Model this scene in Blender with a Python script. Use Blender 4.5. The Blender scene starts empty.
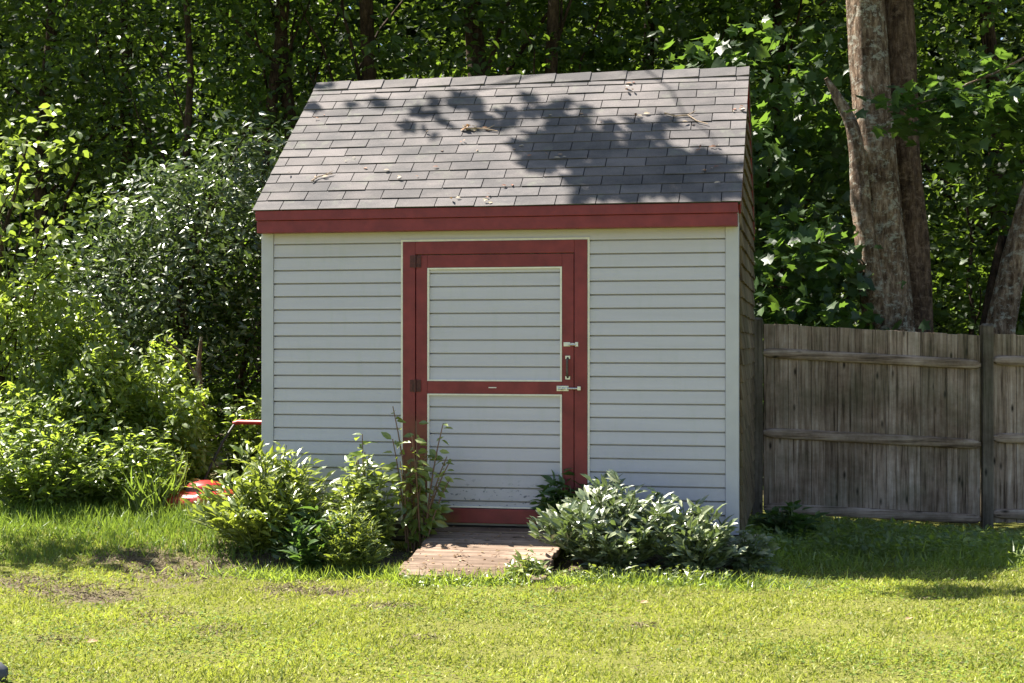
import bpy, math, random
import numpy as np
from mathutils import Vector, noise as mnoise

rng = np.random.default_rng(11)
random.seed(11)
S = bpy.context.scene
C = S.collection
F = 1490.0                                   # focal length in pixels of the photograph
HZ = 345.0
EYE = 1.6
def X(px, d): return (px - 512.0) / F * d
def Zh(py, d): return EYE + (HZ - py) / F * d

# ------------------------------------------------------------------ helpers
SUN = np.array([-.562, .254, 1.0]); SUN /= np.linalg.norm(SUN)
TH = math.radians(11.2)
SH0 = np.array([-1.936, 11.60, 0.0])
U = np.array([math.cos(TH), -math.sin(TH), 0]); NB = np.array([math.sin(TH), math.cos(TH), 0])
def shed2w(x, y, z): return SH0 + U * x + NB * y + np.array([0, 0, z])
SUNL = np.array([SUN @ U, SUN @ NB, SUN[2]])

class G:
    """collects vertices and faces and links them as one mesh object"""
    def __init__(s): s.v = []; s.f = []; s.n = 0; s.m = []
    def add(s, v, f, mi=0):
        v = np.asarray(v, np.float32).reshape(-1, 3)
        f = np.asarray(f, np.int32)
        s.v.append(v); s.f.append(f + s.n); s.m.append(np.full(len(f), mi, np.int32)); s.n += len(v)
    def box(s, x0, x1, y0, y1, z0, z1, mi=0):
        v = [(x0,y0,z0),(x1,y0,z0),(x1,y1,z0),(x0,y1,z0),(x0,y0,z1),(x1,y0,z1),(x1,y1,z1),(x0,y1,z1)]
        s.add(v, [(0,3,2,1),(4,5,6,7),(0,1,5,4),(1,2,6,5),(2,3,7,6),(3,0,4,7)], mi)
    def hexa(s, v, mi=0):
        s.add(v, [(0,3,2,1),(4,5,6,7),(0,1,5,4),(1,2,6,5),(2,3,7,6),(3,0,4,7)], mi)
    def tube(s, pts, rad, seg=8, jit=0.0, cap=True, mi=0, flute=0.0, seed=0):
        pts = np.asarray(pts, float); n = len(pts)
        rad = np.broadcast_to(np.asarray(rad, float), (n,))
        tg = np.gradient(pts, axis=0); tg /= np.linalg.norm(tg, axis=1)[:, None] + 1e-9
        ref = np.array([0, 0, 1.0]) if abs(tg[0][2]) < .8 else np.array([1.0, 0, 0])
        vs = []; a = np.arange(seg) * 2 * math.pi / seg
        r_ = np.random.default_rng(seed + n)
        fl = 1 + flute * (np.sin(a * 3 + seed) * .5 + np.sin(a * 5 + 1.3 * seed) * .3 + np.sin(a * 8 + seed) * .2)
        e1 = None
        for i in range(n):
            if e1 is None: e1 = np.cross(tg[i], ref)
            else: e1 = e1 - tg[i] * (e1 @ tg[i])
            e1 = e1 / (np.linalg.norm(e1) + 1e-9)
            e2 = np.cross(tg[i], e1)
            rr = rad[i] * fl * (1 + jit * r_.uniform(-1, 1, seg))
            vs.append(pts[i] + np.outer(np.cos(a) * rr, e1) + np.outer(np.sin(a) * rr, e2))
        v = np.concatenate(vs); f = []
        for i in range(n - 1):
            for j in range(seg):
                k = (j + 1) % seg
                f.append((i*seg+j, i*seg+k, (i+1)*seg+k, (i+1)*seg+j))
        s.add(v, f, mi)
        if cap:
            for i, c in ((0, pts[0]), (n-1, pts[-1])):
                vv = np.vstack([vs[i], c[None]])
                s.add(vv, [((j+1) % seg, j, seg) if i == 0 else (j, (j+1) % seg, seg) for j in range(seg)], mi)
    def bark(s, pts, rad, seg=40, n=90, amp=.05, seed=0):
        """a trunk with an uneven, ridged outline"""
        pts = np.asarray(pts, float); rad = np.asarray(rad, float)
        t = np.concatenate([[0], np.cumsum(np.linalg.norm(np.diff(pts, axis=0), axis=1))]); q = np.linspace(0, t[-1], n)
        P = np.stack([np.interp(q, t, pts[:, k]) for k in range(3)], 1); k_ = np.array([.25, .5, .25])
        for _ in range(4): P[1:-1] = k_[0] * P[:-2] + k_[1] * P[1:-1] + k_[2] * P[2:]
        r0 = np.interp(q, t, rad); before = s.n
        s.tube(P, r0, seg, 0, True)
        v = s.v[-3]; ring = np.repeat(np.arange(n), seg)[:len(v)]
        C_ = P[ring]; off = v - C_; o = np.zeros(len(v))
        for i in range(len(v)):
            a = math.atan2(off[i][1], off[i][0]); z = P[ring[i]][2]; R_ = r0[ring[i]]
            c = Vector((math.cos(a) * 1.3 + seed, math.sin(a) * 1.3, z * .8))
            o[i] = mnoise.noise(c) * 1.5 + mnoise.noise(Vector((math.cos(a) * 5 + seed, math.sin(a) * 5, z * 1.3))) * .8 + mnoise.noise(Vector((math.cos(a) * 12, math.sin(a) * 12 + seed, z * 5))) * .45
        s.v[-3] = (C_ + off * (1 + amp * o[:, None])).astype(np.float32)
    def leaves(s, P, D, N, L, W, tpl, mi=0):
        P = np.asarray(P, float); n = len(P)
        if n == 0: return
        D = D / (np.linalg.norm(D, axis=1)[:, None] + 1e-9)
        R = np.cross(D, N); R /= np.linalg.norm(R, axis=1)[:, None] + 1e-9
        N = np.cross(R, D)
        tv, tf = tpl
        tv = np.asarray(tv, float); L = np.broadcast_to(L, (n,)); W = np.broadcast_to(W, (n,))
        v = (P[:, None, :] + R[:, None, :] * (tv[None, :, 0, None] * W[:, None, None])
             + D[:, None, :] * (tv[None, :, 1, None] * L[:, None, None])
             + N[:, None, :] * (tv[None, :, 2, None] * L[:, None, None]))
        k = len(tv); base = (np.arange(n) * k)[:, None]
        v = v.reshape(-1, 3)
        first = True
        for fs in tf:
            fs = np.asarray(fs, np.int32)
            f = (base[:, :, None] + fs[None]).reshape(-1, fs.shape[1])
            if first: s.add(v, f, mi); first = False; off = s.n - len(v)
            else:
                s.f.append(f.astype(np.int32) + off); s.m.append(np.full(len(f), mi, np.int32))
    def build(s, name, mats, parent=None, smooth=False, bevel=0, loc=None):
        me = bpy.data.meshes.new(name)
        v = np.concatenate(s.v) if s.v else np.zeros((0, 3), np.float32)
        me.vertices.add(len(v)); me.vertices.foreach_set('co', v.ravel().astype(np.float32))
        tot = np.concatenate([np.full(len(f), f.shape[1], np.int32) for f in s.f])
        idx = np.concatenate([f.ravel() for f in s.f]).astype(np.int32)
        st = np.concatenate([[0], np.cumsum(tot)[:-1]]).astype(np.int32)
        me.loops.add(len(idx)); me.loops.foreach_set('vertex_index', idx)
        me.polygons.add(len(tot)); me.polygons.foreach_set('loop_start', st); me.polygons.foreach_set('loop_total', tot)
        me.polygons.foreach_set('material_index', np.concatenate(s.m))
        me.polygons.foreach_set('use_smooth', np.full(len(tot), bool(smooth)))
        me.update(calc_edges=True)
        if not isinstance(mats, (list, tuple)): mats = [mats]
        for m in mats: me.materials.append(m)
        o = bpy.data.objects.new(name, me); C.objects.link(o)
        if parent is not None: o.parent = parent
        if loc is not None: o.location = loc
        if bevel:
            b = o.modifiers.new('edge', 'BEVEL'); b.width = bevel; b.segments = 2; b.limit_method = 'ANGLE'
        return o

def thing(name, label, cat, loc=(0, 0, 0), rz=0, group=None):
    o = bpy.data.objects.new(name, None); C.objects.link(o)
    o.empty_display_size = .2
    o.location = loc; o.rotation_euler = (0, 0, rz); o['label'] = label; o['category'] = cat
    if group: o['group'] = group
    return o
def tag(o, label, cat, group=None, kind=None):
    o['label'] = label; o['category'] = cat
    if group: o['group'] = group
    if kind: o['kind'] = kind
    return o

# leaf outlines: (vertices across/along/up, [face groups])
CHEAP = ([(0,0,0),(-.5,.45,.10),(0,1,-.06),(.5,.45,.10)], [[(0,3,2),(0,2,1)]])
OVATE = ([(0,0,0),(-.42,.28,.07),(-.40,.62,.04),(0,1,-.10),(.40,.62,.04),(.42,.28,.07),(0,.30,0),(0,.64,-.02)],
         [[(0,6,1),(2,7,3),(0,5,6),(4,3,7)], [(1,6,7,2),(5,4,7,6)]])
LANCE = ([(0,0,0),(-.5,.38,.06),(0,.42,-.01),(.5,.38,.06),(-.36,.7,.0),(0,.72,-.05),(.36,.7,.0),(0,1,-.16)],
         [[(0,2,1),(0,3,2),(4,5,7),(5,6,7)], [(1,2,5,4),(2,3,6,5)]])
_a = [(0,0),(.22,.02),(.5,.10),(.36,.30),(.62,.62),(.30,.62),(0,1.05)]
_out = [(x, y, .10*abs(x)-.08*y) for x, y in _a] + [(-x, y, .10*abs(x)-.08*y) for x, y in _a[-2:0:-1]]
MAPLE = (_out + [(0,.42,-.01)], [[(i, (i+1) % 12, 12) for i in range(12)]])
BLADE = ([(-.5,0,0),(.5,0,0),(.34,.55,.06),(-.34,.55,.06),(0,1,.28)], [[(3,2,4)], [(0,1,2,3)]])

def unit(n, r=rng):
    v = r.normal(size=(n, 3)); return v / np.linalg.norm(v, axis=1)[:, None]

# ------------------------------------------------------------------ materials
def newmat(name):
    m = bpy.data.materials.new(name); m.use_nodes = True
    nt = m.node_tree; nt.nodes.clear()
    out = nt.nodes.new('ShaderNodeOutputMaterial')
    p = nt.nodes.new('ShaderNodeBsdfPrincipled'); nt.links.new(p.outputs[0], out.inputs[0])
    return m, nt, p, out
def nd(nt, t, **kw):
    n = nt.nodes.new(t)
    for k, v in kw.items():
        if k.startswith('_'): setattr(n, k[1:], v)
        else: n.inputs[k.replace('__', ' ')].default_value = v
    return n
def ramp(nt, src, stops):
    r = nt.nodes.new('ShaderNodeValToRGB'); e = r.color_ramp.elements
    while len(e) < len(stops): e.new(.5)
    for i, (p, c) in enumerate(stops):
        e[i].position = p; e[i].color = (c[0], c[1], c[2], 1) if len(c) == 3 else c
    nt.links.new(src, r.inputs[0]); return r
def mixc(nt, fac, a, b, mode='MIX'):
    m = nt.nodes.new('ShaderNodeMix'); m.data_type = 'RGBA'; m.blend_type = mode
    for s_, sock in ((fac, m.inputs[0]), (a, m.inputs[6]), (b, m.inputs[7])):
        if hasattr(s_, 'default_value') or hasattr(s_, 'links'): nt.links.new(s_, sock)
        elif isinstance(s_, (int, float)): sock.default_value = s_
        else: sock.default_value = (*s_, 1)
    return m.outputs[2]
def coords(nt, scale=(1, 1, 1), kind='Object'):
    t = nt.nodes.new('ShaderNodeTexCoord'); mp = nt.nodes.new('ShaderNodeMapping')
    mp.inputs['Scale'].default_value = scale
    nt.links.new(t.outputs[kind], mp.inputs[0]); return mp.outputs[0]
def noise(nt, vec, scale, detail=4, rough=.6):
    n = nd(nt, 'ShaderNodeTexNoise', Scale=scale, Detail=detail, Roughness=rough)
    nt.links.new(vec, n.inputs['Vector']); return n
def bump(nt, p, h, strength=.3, dist=.01):
    b = nd(nt, 'ShaderNodeBump', Strength=strength, Distance=dist)
    nt.links.new(h, b.inputs['Height']); nt.links.new(b.outputs[0], p.inputs['Normal']); return b

def leafmat(name, cols, trans, rough=.4, fac=.35, spec=.5):
    m, nt, p, out = newmat(name)
    g = nt.nodes.new('ShaderNodeNewGeometry')
    r = ramp(nt, g.outputs['Random Per Island'], [(i / (len(cols) - 1), c) for i, c in enumerate(cols)])
    t = coords(nt); n = noise(nt, t, 1.3, 3)
    r2 = ramp(nt, n.outputs[0], [(.3, (.72, .74, .8)), (.7, (1.2, 1.2, 1.05))])
    col = mixc(nt, 1.0, r.outputs[0], r2.outputs[0], 'MULTIPLY')
    nt.links.new(col, p.inputs['Base Color'])
    p.inputs['Roughness'].default_value = rough; p.inputs['Specular IOR Level'].default_value = spec
    tr = nt.nodes.new('ShaderNodeBsdfTranslucent')
    tc = mixc(nt, 1.0, r2.outputs[0], trans, 'MULTIPLY')
    nt.links.new(tc, tr.inputs[0])
    mx = nt.nodes.new('ShaderNodeMixShader'); mx.inputs[0].default_value = fac
    nt.links.new(p.outputs[0], mx.inputs[1]); nt.links.new(tr.outputs[0], mx.inputs[2])
    nt.links.new(mx.outputs[0], out.inputs[0])
    return m

M = {}
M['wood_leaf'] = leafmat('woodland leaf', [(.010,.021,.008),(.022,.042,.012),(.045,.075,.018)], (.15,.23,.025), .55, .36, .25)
M['tree_leaf'] = leafmat('tree leaf', [(.012,.025,.010),(.025,.048,.014),(.06,.10,.026)], (.21,.33,.03), .46, .40, .35)
M['maple_leaf'] = leafmat('maple leaf', [(.015,.033,.015),(.028,.056,.022),(.06,.105,.032)], (.19,.33,.04), .44, .36, .4)
M['pale_leaf'] = leafmat('glossy shrub leaf', [(.022,.042,.016),(.055,.085,.034),(.21,.24,.13)], (.15,.23,.045), .32, .24, .8)  # palest leaf tone also imitates sun glints in the colour
M['vine_leaf'] = leafmat('vine leaf', [(.07,.12,.025),(.13,.18,.035),(.23,.27,.07)], (.34,.45,.05), .40, .42, .7)
M['weed_leaf'] = leafmat('weed leaf', [(.06,.11,.03),(.125,.18,.045),(.22,.26,.09)], (.42,.54,.06), .38, .48, .8)
M['weed_dark'] = leafmat('dark weed leaf', [(.03,.065,.02),(.05,.095,.03),(.08,.13,.04)], (.16,.28,.04), .42, .34)
M['peony_leaf'] = leafmat('peony leaf', [(.055,.085,.038),(.15,.185,.095),(.34,.36,.24)], (.20,.28,.06), .30, .22, 1.0)  # whitish end of the leaf tones paints in highlights on the leaves
M['lime_leaf'] = leafmat('young shrub leaf', [(.075,.12,.022),(.16,.205,.04),(.29,.32,.10)], (.40,.48,.05), .33, .36, .9)
M['grass'] = leafmat('lawn blade', [(.075,.12,.02),(.19,.225,.036),(.325,.34,.07),(.47,.45,.18)], (.46,.515,.07), .5, .36, .35)
M['tall_grass'] = leafmat('tall grass blade', [(.08,.14,.025),(.13,.2,.035),(.2,.25,.05)], (.3,.42,.05), .45, .36, .4)
M['clover'] = leafmat('clover leaf', [(.06,.11,.025),(.12,.18,.035),(.24,.28,.06)], (.38,.48,.06), .65, .36, .2)
M['thatch'] = leafmat('dead thatch', [(.07,.05,.035),(.15,.115,.075),(.27,.22,.14)], (.12,.09,.05), .8, .1, .2)

def simple(name, col, rough=.5, metal=0, var=.15, scale=30, bs=.0, spec=.5):
    m, nt, p, out = newmat(name)
    v = coords(nt); n = noise(nt, v, scale, 5)
    r = ramp(nt, n.outputs[0], [(.3, [c * (1 - var) for c in col]), (.7, [min(1, c * (1 + var)) for c in col])])
    nt.links.new(r.outputs[0], p.inputs['Base Color'])
    p.inputs['Roughness'].default_value = rough; p.inputs['Metallic'].default_value = metal
    p.inputs['Specular IOR Level'].default_value = spec
    if bs: bump(nt, p, n.outputs[0], bs, .004)
    return m

def mat_siding(name='pale vinyl siding', flecks=False):
    m, nt, p, out = newmat(name)
    v = coords(nt)
    n1 = noise(nt, coords(nt, (.35, 1, 7)), 1.6, 5, .65)
    r1 = ramp(nt, n1.outputs[0], [(.25, (.475,.45,.50)), (.75, (.55,.522,.578))])
    # streaks of green grime
    n2 = noise(nt, coords(nt, (5, 5, .8)), 3, 6, .7)
    g2 = ramp(nt, n2.outputs[0], [(.52, (0,0,0)), (.85, (.35,.35,.35))])
    col = mixc(nt, g2.outputs[0], r1.outputs[0], (.36,.40,.33))
    sep = nt.nodes.new('ShaderNodeSeparateXYZ'); nt.links.new(v, sep.inputs[0])
    # splashed soil at the foot
    lo = nd(nt, 'ShaderNodeMapRange'); lo.inputs['From Min'].default_value = .9; lo.inputs['From Max'].default_value = .28
    lo.inputs['To Min'].default_value = 0; lo.inputs['To Max'].default_value = .75; lo.clamp = True
    nt.links.new(sep.outputs[2], lo.inputs[0])
    n3 = noise(nt, v, 9, 6, .7); mu = nt.nodes.new('ShaderNodeMath'); mu.operation = 'MULTIPLY'
    nt.links.new(lo.outputs[0], mu.inputs[0]); nt.links.new(n3.outputs[0], mu.inputs[1])
    col = mixc(nt, mu.outputs[0], col, (.24,.22,.18))
    if flecks:
        band = nd(nt, 'ShaderNodeMapRange'); band.inputs['From Min'].default_value = .62; band.inputs['From Max'].default_value = .44
        band.clamp = True; nt.links.new(sep.outputs[2], band.inputs[0])
        n4 = noise(nt, coords(nt, (14, 1, 22)), 1.6, 3, .6)
        r4 = ramp(nt, n4.outputs[0], [(.60, (0,0,0)), (.64, (1,1,1))])
        m2 = nt.nodes.new('ShaderNodeMath'); m2.operation = 'MULTIPLY'
        nt.links.new(band.outputs[0], m2.inputs[0]); nt.links.new(r4.outputs[0], m2.inputs[1])
        col = mixc(nt, m2.outputs[0], col, (.10,.11,.14))
    nt.links.new(col, p.inputs['Base Color'])
    p.inputs['Roughness'].default_value = .42
    nb = noise(nt, coords(nt, (1.2, 1, 5)), 3, 2); bump(nt, p, nb.outputs[0], .12, .02)
    return m
M['siding'] = mat_siding()
M['door_siding'] = mat_siding('scuffed door siding', True)
M['white_trim'] = simple('pale corner trim', (.47,.46,.51), .4, 0, .06, 6)
M['channel'] = simple('cream channel', (.74,.70,.62), .45, 0, .1, 20)

def mat_red(name, rot=False):
    m, nt, p, out = newmat(name)
    v = coords(nt)
    n = noise(nt, coords(nt, (1, 1, 1)), 7, 5)
    r = ramp(nt, n.outputs[0], [(.3, (.145,.011,.015)), (.7, (.24,.026,.03))])
    n2 = noise(nt, coords(nt, (3, 3, 3)), 12, 7, .75)
    w = ramp(nt, n2.outputs[0], [(.64, (0,0,0)), (.76, (.5,.5,.5))])
    col = mixc(nt, w.outputs[0], r.outputs[0], (.12,.05,.04))
    if rot:
        sep = nt.nodes.new('ShaderNodeSeparateXYZ'); nt.links.new(v, sep.inputs[0])
        lo = nd(nt, 'ShaderNodeMapRange'); lo.inputs['From Min'].default_value = 1.15; lo.inputs['From Max'].default_value = .35
        lo.clamp = True; nt.links.new(sep.outputs[2], lo.inputs[0])
        lx = nd(nt, 'ShaderNodeMapRange'); lx.inputs['From Min'].default_value = 1.6; lx.inputs['From Max'].default_value = 1.4
        lx.clamp = True; nt.links.new(sep.outputs[0], lx.inputs[0])
        n3 = noise(nt, coords(nt, (6, 6, 2)), 3, 7, .7)
        r3 = ramp(nt, n3.outputs[0], [(.30, (0,0,0)), (.5, (1,1,1))])
        a = nt.nodes.new('ShaderNodeMath'); a.operation = 'MULTIPLY'; b = nt.nodes.new('ShaderNodeMath'); b.operation = 'MULTIPLY'
        nt.links.new(lo.outputs[0], a.inputs[0]); nt.links.new(lx.outputs[0], a.inputs[1])
        nt.links.new(a.outputs[0], b.inputs[0]); nt.links.new(r3.outputs[0], b.inputs[1])
        n4 = noise(nt, v, 14, 5)
        moss = ramp(nt, n4.outputs[0], [(.38, (.05,.03,.02)), (.55, (.17,.12,.025)), (.7, (.10,.10,.03))])
        col = mixc(nt, b.outputs[0], col, moss.outputs[0])
    nt.links.new(col, p.inputs['Base Color'])
    p.inputs['Roughness'].default_value = .48
    nb = noise(nt, coords(nt, (4, 4, 40)), 3, 4); bump(nt, p, n2.outputs[0], .15, .004)
    return m
M['red'] = mat_red('barn red paint'); M['red_rot'] = mat_red('barn red paint with mossy foot', True)

def mat_shingle():
    m, nt, p, out = newmat('asphalt shingle')
    g = nt.nodes.new('ShaderNodeNewGeometry')
    r = ramp(nt, g.outputs['Random Per Island'], [(0, (.094,.088,.088)), (.5, (.114,.107,.106)), (1, (.136,.127,.126))])
    v = coords(nt)
    n = noise(nt, v, 260, 2, .7)
    r2 = ramp(nt, n.outputs[0], [(.3, (.6,.6,.6)), (.7, (1.4,1.38,1.38))])
    col = mixc(nt, 1.0, r.outputs[0], r2.outputs[0], 'MULTIPLY')
    n2 = noise(nt, coords(nt, (1, 2.2, 1)), 1.6, 5, .65)
    r3 = ramp(nt, n2.outputs[0], [(.36, (.66,.67,.69)), (.62, (1.25,1.2,1.18))])
    col = mixc(nt, 1.0, col, r3.outputs[0], 'MULTIPLY')
    n3 = noise(nt, v, 6, 6, .7); lk = ramp(nt, n3.outputs[0], [(.56, (0,0,0)), (.74, (.55,.55,.55))])
    col = mixc(nt, lk.outputs[0], col, (.17,.18,.14))
    nt.links.new(col, p.inputs['Base Color']); p.inputs['Roughness'].default_value = .85
    p.inputs['Specular IOR Level'].default_value = .3
    bump(nt, p, n.outputs[0], .5, .003)
    return m
M['shingle'] = mat_shingle()
M['felt'] = simple('roof felt', (.022,.021,.022), .9)

def mat_wood(name, cols, axis='Z', scale=1.0, moss=0.0, island=True, rough=.8):
    m, nt, p, out = newmat(name)
    sc = {'Z': (34, 34, 1.6), 'X': (1.6, 34, 34), 'Y': (34, 1.6, 34)}[axis]
    g = nt.nodes.new('ShaderNodeNewGeometry')
    tc = nt.nodes.new('ShaderNodeTexCoord')
    # shift the grain from board to board
    ad = nt.nodes.new('ShaderNodeVectorMath'); ad.operation = 'ADD'
    ml = nt.nodes.new('ShaderNodeMath'); ml.operation = 'MULTIPLY'; ml.inputs[1].default_value = 37.0
    nt.links.new(g.outputs['Random Per Island'], ml.inputs[0])
    nt.links.new(tc.outputs['Object'], ad.inputs[0]); nt.links.new(ml.outputs[0], ad.inputs[1])
    mp = nt.nodes.new('ShaderNodeMapping'); mp.inputs['Scale'].default_value = sc
    nt.links.new(ad.outputs[0], mp.inputs[0])
    n = noise(nt, mp.outputs[0], 1.0 * scale, 6, .65)
    r = ramp(nt, n.outputs[0], [(.33, cols[0]), (.47, cols[1]), (.70, cols[2])])
    ri = ramp(nt, g.outputs['Random Per Island'], [(0, (.68,.65,.62)), (.5, (1,.97,.94)), (1, (1.28,1.27,1.28))])
    col = mixc(nt, 1.0, r.outputs[0], ri.outputs[0], 'MULTIPLY')
    n2 = noise(nt, tc.outputs['Object'], 1.5, 6, .72)
    rr = ramp(nt, n2.outputs[0], [(.38, (.48,.42,.37)), (.62, (1.35,1.36,1.42))])
    col = mixc(nt, .8, col, rr.outputs[0], 'MULTIPLY')
    # knots
    vo = nd(nt, 'ShaderNodeTexVoronoi', Scale=1.0)
    mp2 = nt.nodes.new('ShaderNodeMapping'); mp2.inputs['Scale'].default_value = {'Z': (9, 9, 3.2), 'X': (3.2, 9, 9), 'Y': (9, 3.2, 9)}[axis]
    nt.links.new(ad.outputs[0], mp2.inputs[0]); nt.links.new(mp2.outputs[0], vo.inputs['Vector'])
    kn = ramp(nt, vo.outputs['Distance'], [(.05, (1,1,1)), (.16, (0,0,0))])
    col = mixc(nt, kn.outputs[0], col, [c * .45 for c in cols[0]])
    if moss:
        n3 = noise(nt, tc.outputs['Object'], 2.3, 5, .7)
        mo = ramp(nt, n3.outputs[0], [(.45, (0,0,0)), (.72, (moss,moss,moss))])
        col = mixc(nt, mo.outputs[0], col, (.085,.09,.05))
    nt.links.new(col, p.inputs['Base Color']); p.inputs['Roughness'].default_value = rough
    p.inputs['Specular IOR Level'].default_value = .25
    bump(nt, p, n.outputs[0], .5, .004)
    return m
FW = [(.05,.032,.022),(.25,.185,.14),(.42,.35,.295)]
M['fence_wood'] = mat_wood('weathered fence board', FW, 'Z', 1, .55)
M['rail_wood'] = mat_wood('weathered fence rail', FW, 'X', 1, .3)
M['post_wood'] = mat_wood('green tinged fence post', [(.05,.043,.03),(.12,.10,.078),(.19,.165,.135)], 'Z', 1, .4)
M['side_wood'] = mat_wood('brown side shingle', [(.07,.05,.032),(.14,.105,.068),(.2,.155,.105)], 'Z', 1, .6)
M['ramp_wood'] = mat_wood('worn ramp plank', [(.065,.047,.034),(.16,.116,.084),(.27,.205,.155)], 'X', .8, .0)
M['skid'] = mat_wood('dark skid timber', [(.03,.025,.02),(.06,.05,.04),(.09,.075,.06)], 'X')

def mat_bark(name, a, b, c, lichen=.4, vs=9):
    m, nt, p, out = newmat(name)
    v = coords(nt, (1, 1, .30))
    n = noise(nt, v, vs * 2.2, 8, .75)
    r = ramp(nt, n.outputs[0], [(.36, a), (.5, b), (.66, c)])
    n2 = noise(nt, coords(nt, (1, 1, .7)), 3.0, 7, .75)
    r2 = ramp(nt, n2.outputs[0], [(.40, (.45,.41,.38)), (.60, (1.3,1.27,1.24))])
    col = mixc(nt, 1.0, r.outputs[0], r2.outputs[0], 'MULTIPLY')
    n3 = noise(nt, coords(nt, (1, 1, 1.6)), 8, 8, .8)
    l = ramp(nt, n3.outputs[0], [(.52, (0,0,0)), (.60, (lichen,)*3)])
    col = mixc(nt, l.outputs[0], col, [min(.5, q * 1.5) for q in c])
    nt.links.new(col, p.inputs['Base Color']); p.inputs['Roughness'].default_value = .9
    p.inputs['Specular IOR Level'].default_value = .2
    vo = nd(nt, 'ShaderNodeTexVoronoi', Scale=vs * 1.5, _feature='DISTANCE_TO_EDGE'); nt.links.new(v, vo.inputs['Vector'])
    ad = nt.nodes.new('ShaderNodeMath'); ad.operation = 'ADD'
    nt.links.new(n.outputs[0], ad.inputs[0]); nt.links.new(vo.outputs[0], ad.inputs[1])
    bump(nt, p, ad.outputs[0], 1.0, .06)
    return m
M['bark'] = mat_bark('grey brown bark', (.07,.043,.028), (.21,.145,.10), (.46,.37,.285), .7)
M['bark_dark'] = mat_bark('dark brown bark', (.022,.014,.009), (.055,.036,.024), (.11,.075,.052), .2)  # darker bark tones, used for the woodland trunks
M['bark_brown'] = mat_bark('red brown bark', (.04,.024,.016), (.11,.07,.047), (.22,.155,.11), .4)
M['stem'] = simple('green stem', (.10,.13,.04), .6)
M['brown_stem'] = simple('reddish woody stem', (.16,.09,.055), .7)

def mat_ground():
    m, nt, p, out = newmat('lawn soil')
    v = coords(nt)
    n = noise(nt, v, 5, 8, .7); n2 = noise(nt, v, 55, 6, .75)
    green = ramp(nt, n2.outputs[0], [(.28, (.05,.06,.012)), (.5, (.15,.16,.03)), (.72, (.27,.26,.07))])
    soil = ramp(nt, n2.outputs[0], [(.28, (.05,.037,.027)), (.5, (.115,.088,.06)), (.75, (.20,.16,.11))])
    a = nt.nodes.new('ShaderNodeAttribute'); a.attribute_name = 'dirt'
    mu = nt.nodes.new('ShaderNodeMath'); mu.operation = 'MULTIPLY_ADD'; mu.inputs[1].default_value = .9
    mu.inputs[2].default_value = -.32
    nt.links.new(n.outputs[0], mu.inputs[0])
    ad = nt.nodes.new('ShaderNodeMath'); ad.operation = 'ADD'; ad.use_clamp = True
    nt.links.new(mu.outputs[0], ad.inputs[0]); nt.links.new(a.outputs['Fac'], ad.inputs[1])
    col = mixc(nt, ad.outputs[0], green.outputs[0], soil.outputs[0])
    nt.links.new(col, p.inputs['Base Color']); p.inputs['Roughness'].default_value = .95
    p.inputs['Specular IOR Level'].default_value = .15
    bump(nt, p, n2.outputs[0], .8, .02)
    return m
M['ground'] = mat_ground()
M['steel'] = simple('dull zinc', (.62,.62,.60), .35, .9, .12, 60)
M['dark_metal'] = simple('rust dark iron', (.10,.075,.065), .55, .6, .4, 40)
M['mower_red'] = simple('faded mower red', (.38,.026,.022), .4, 0, .18, 18)
M['hinge'] = simple('rusty painted hinge', (.075,.018,.017), .5, .2, .5, 60)
M['black'] = simple('black rubber', (.02,.02,.021), .55)
M['grey_plastic'] = simple('grey plastic', (.12,.12,.125), .45)
M['twig'] = simple('bare twig', (.30,.22,.15), .8)
M['dry_leaf'] = leafmat('dry fallen leaf', [(.18,.09,.05),(.38,.24,.13),(.48,.38,.26)], (.3,.18,.08), .7, .15, .3)
M['pale_dry'] = leafmat('bleached fallen leaf', [(.45,.38,.28),(.55,.48,.38)], (.3,.25,.15), .7, .1, .3)
M['roof_leaf'] = leafmat('roof litter leaf', [(.16,.06,.05),(.30,.16,.10),(.42,.33,.24),(.50,.44,.35)], (.3,.2,.12), .7, .1, .3)
M['stone'] = simple('dark stone', (.06,.065,.08), .7, 0, .3, 12, .4)

# ------------------------------------------------------------------ the ground
def sm(a, b, x):
    t = np.clip((x - a) / (b - a), 0, 1); return t * t * (3 - 2 * t)
def gz(x, y):
    x = np.asarray(x, float); y = np.asarray(y, float)
    z = .22 * sm(10.2, 12.0, y) * sm(-1.2, -2.6, x)                     # rough bank left of the shed
    z = z + .10 * sm(10.4, 11.2, y) * sm(-2.4, -1.4, x) * sm(2.2, 1.4, x)   # soil built up at the foot of the shed
    z = z - .11 * sm(2.4, 4.6, x) * sm(10.5, 13.0, y)
    z = z + .015 * np.sin(x * 1.9 + .7) * np.sin(y * 1.4) + .008 * np.sin(x * 5.1) * np.sin(y * 4.3 + 1)
    return z
def gp(px, py, z=0.0):
    d = F * (EYE - z) / (py - HZ); return X(px, d), d
PATCH = [(98,599,.34,.11),(172,575,.42,.22),(227,568,.34,.20),(286,588,.30,.13),(159,618,.30,.10),(146,567,.30,.12),
         (222,632,.22,.09),(60,592,.42,.12),(15,584,.4,.12),(330,590,.3,.08),(250,560,.4,.12),(115,566,.35,.08),(318,574,.35,.1),
         (262,552,.4,.16),(60,638,.2,.05),(560,590,.14,.05),(640,625,.16,.05),(420,640,.16,.04),(390,606,.25,.05)]
PW = [(*gp(a, b), w, h) for a, b, w, h in PATCH]
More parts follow.
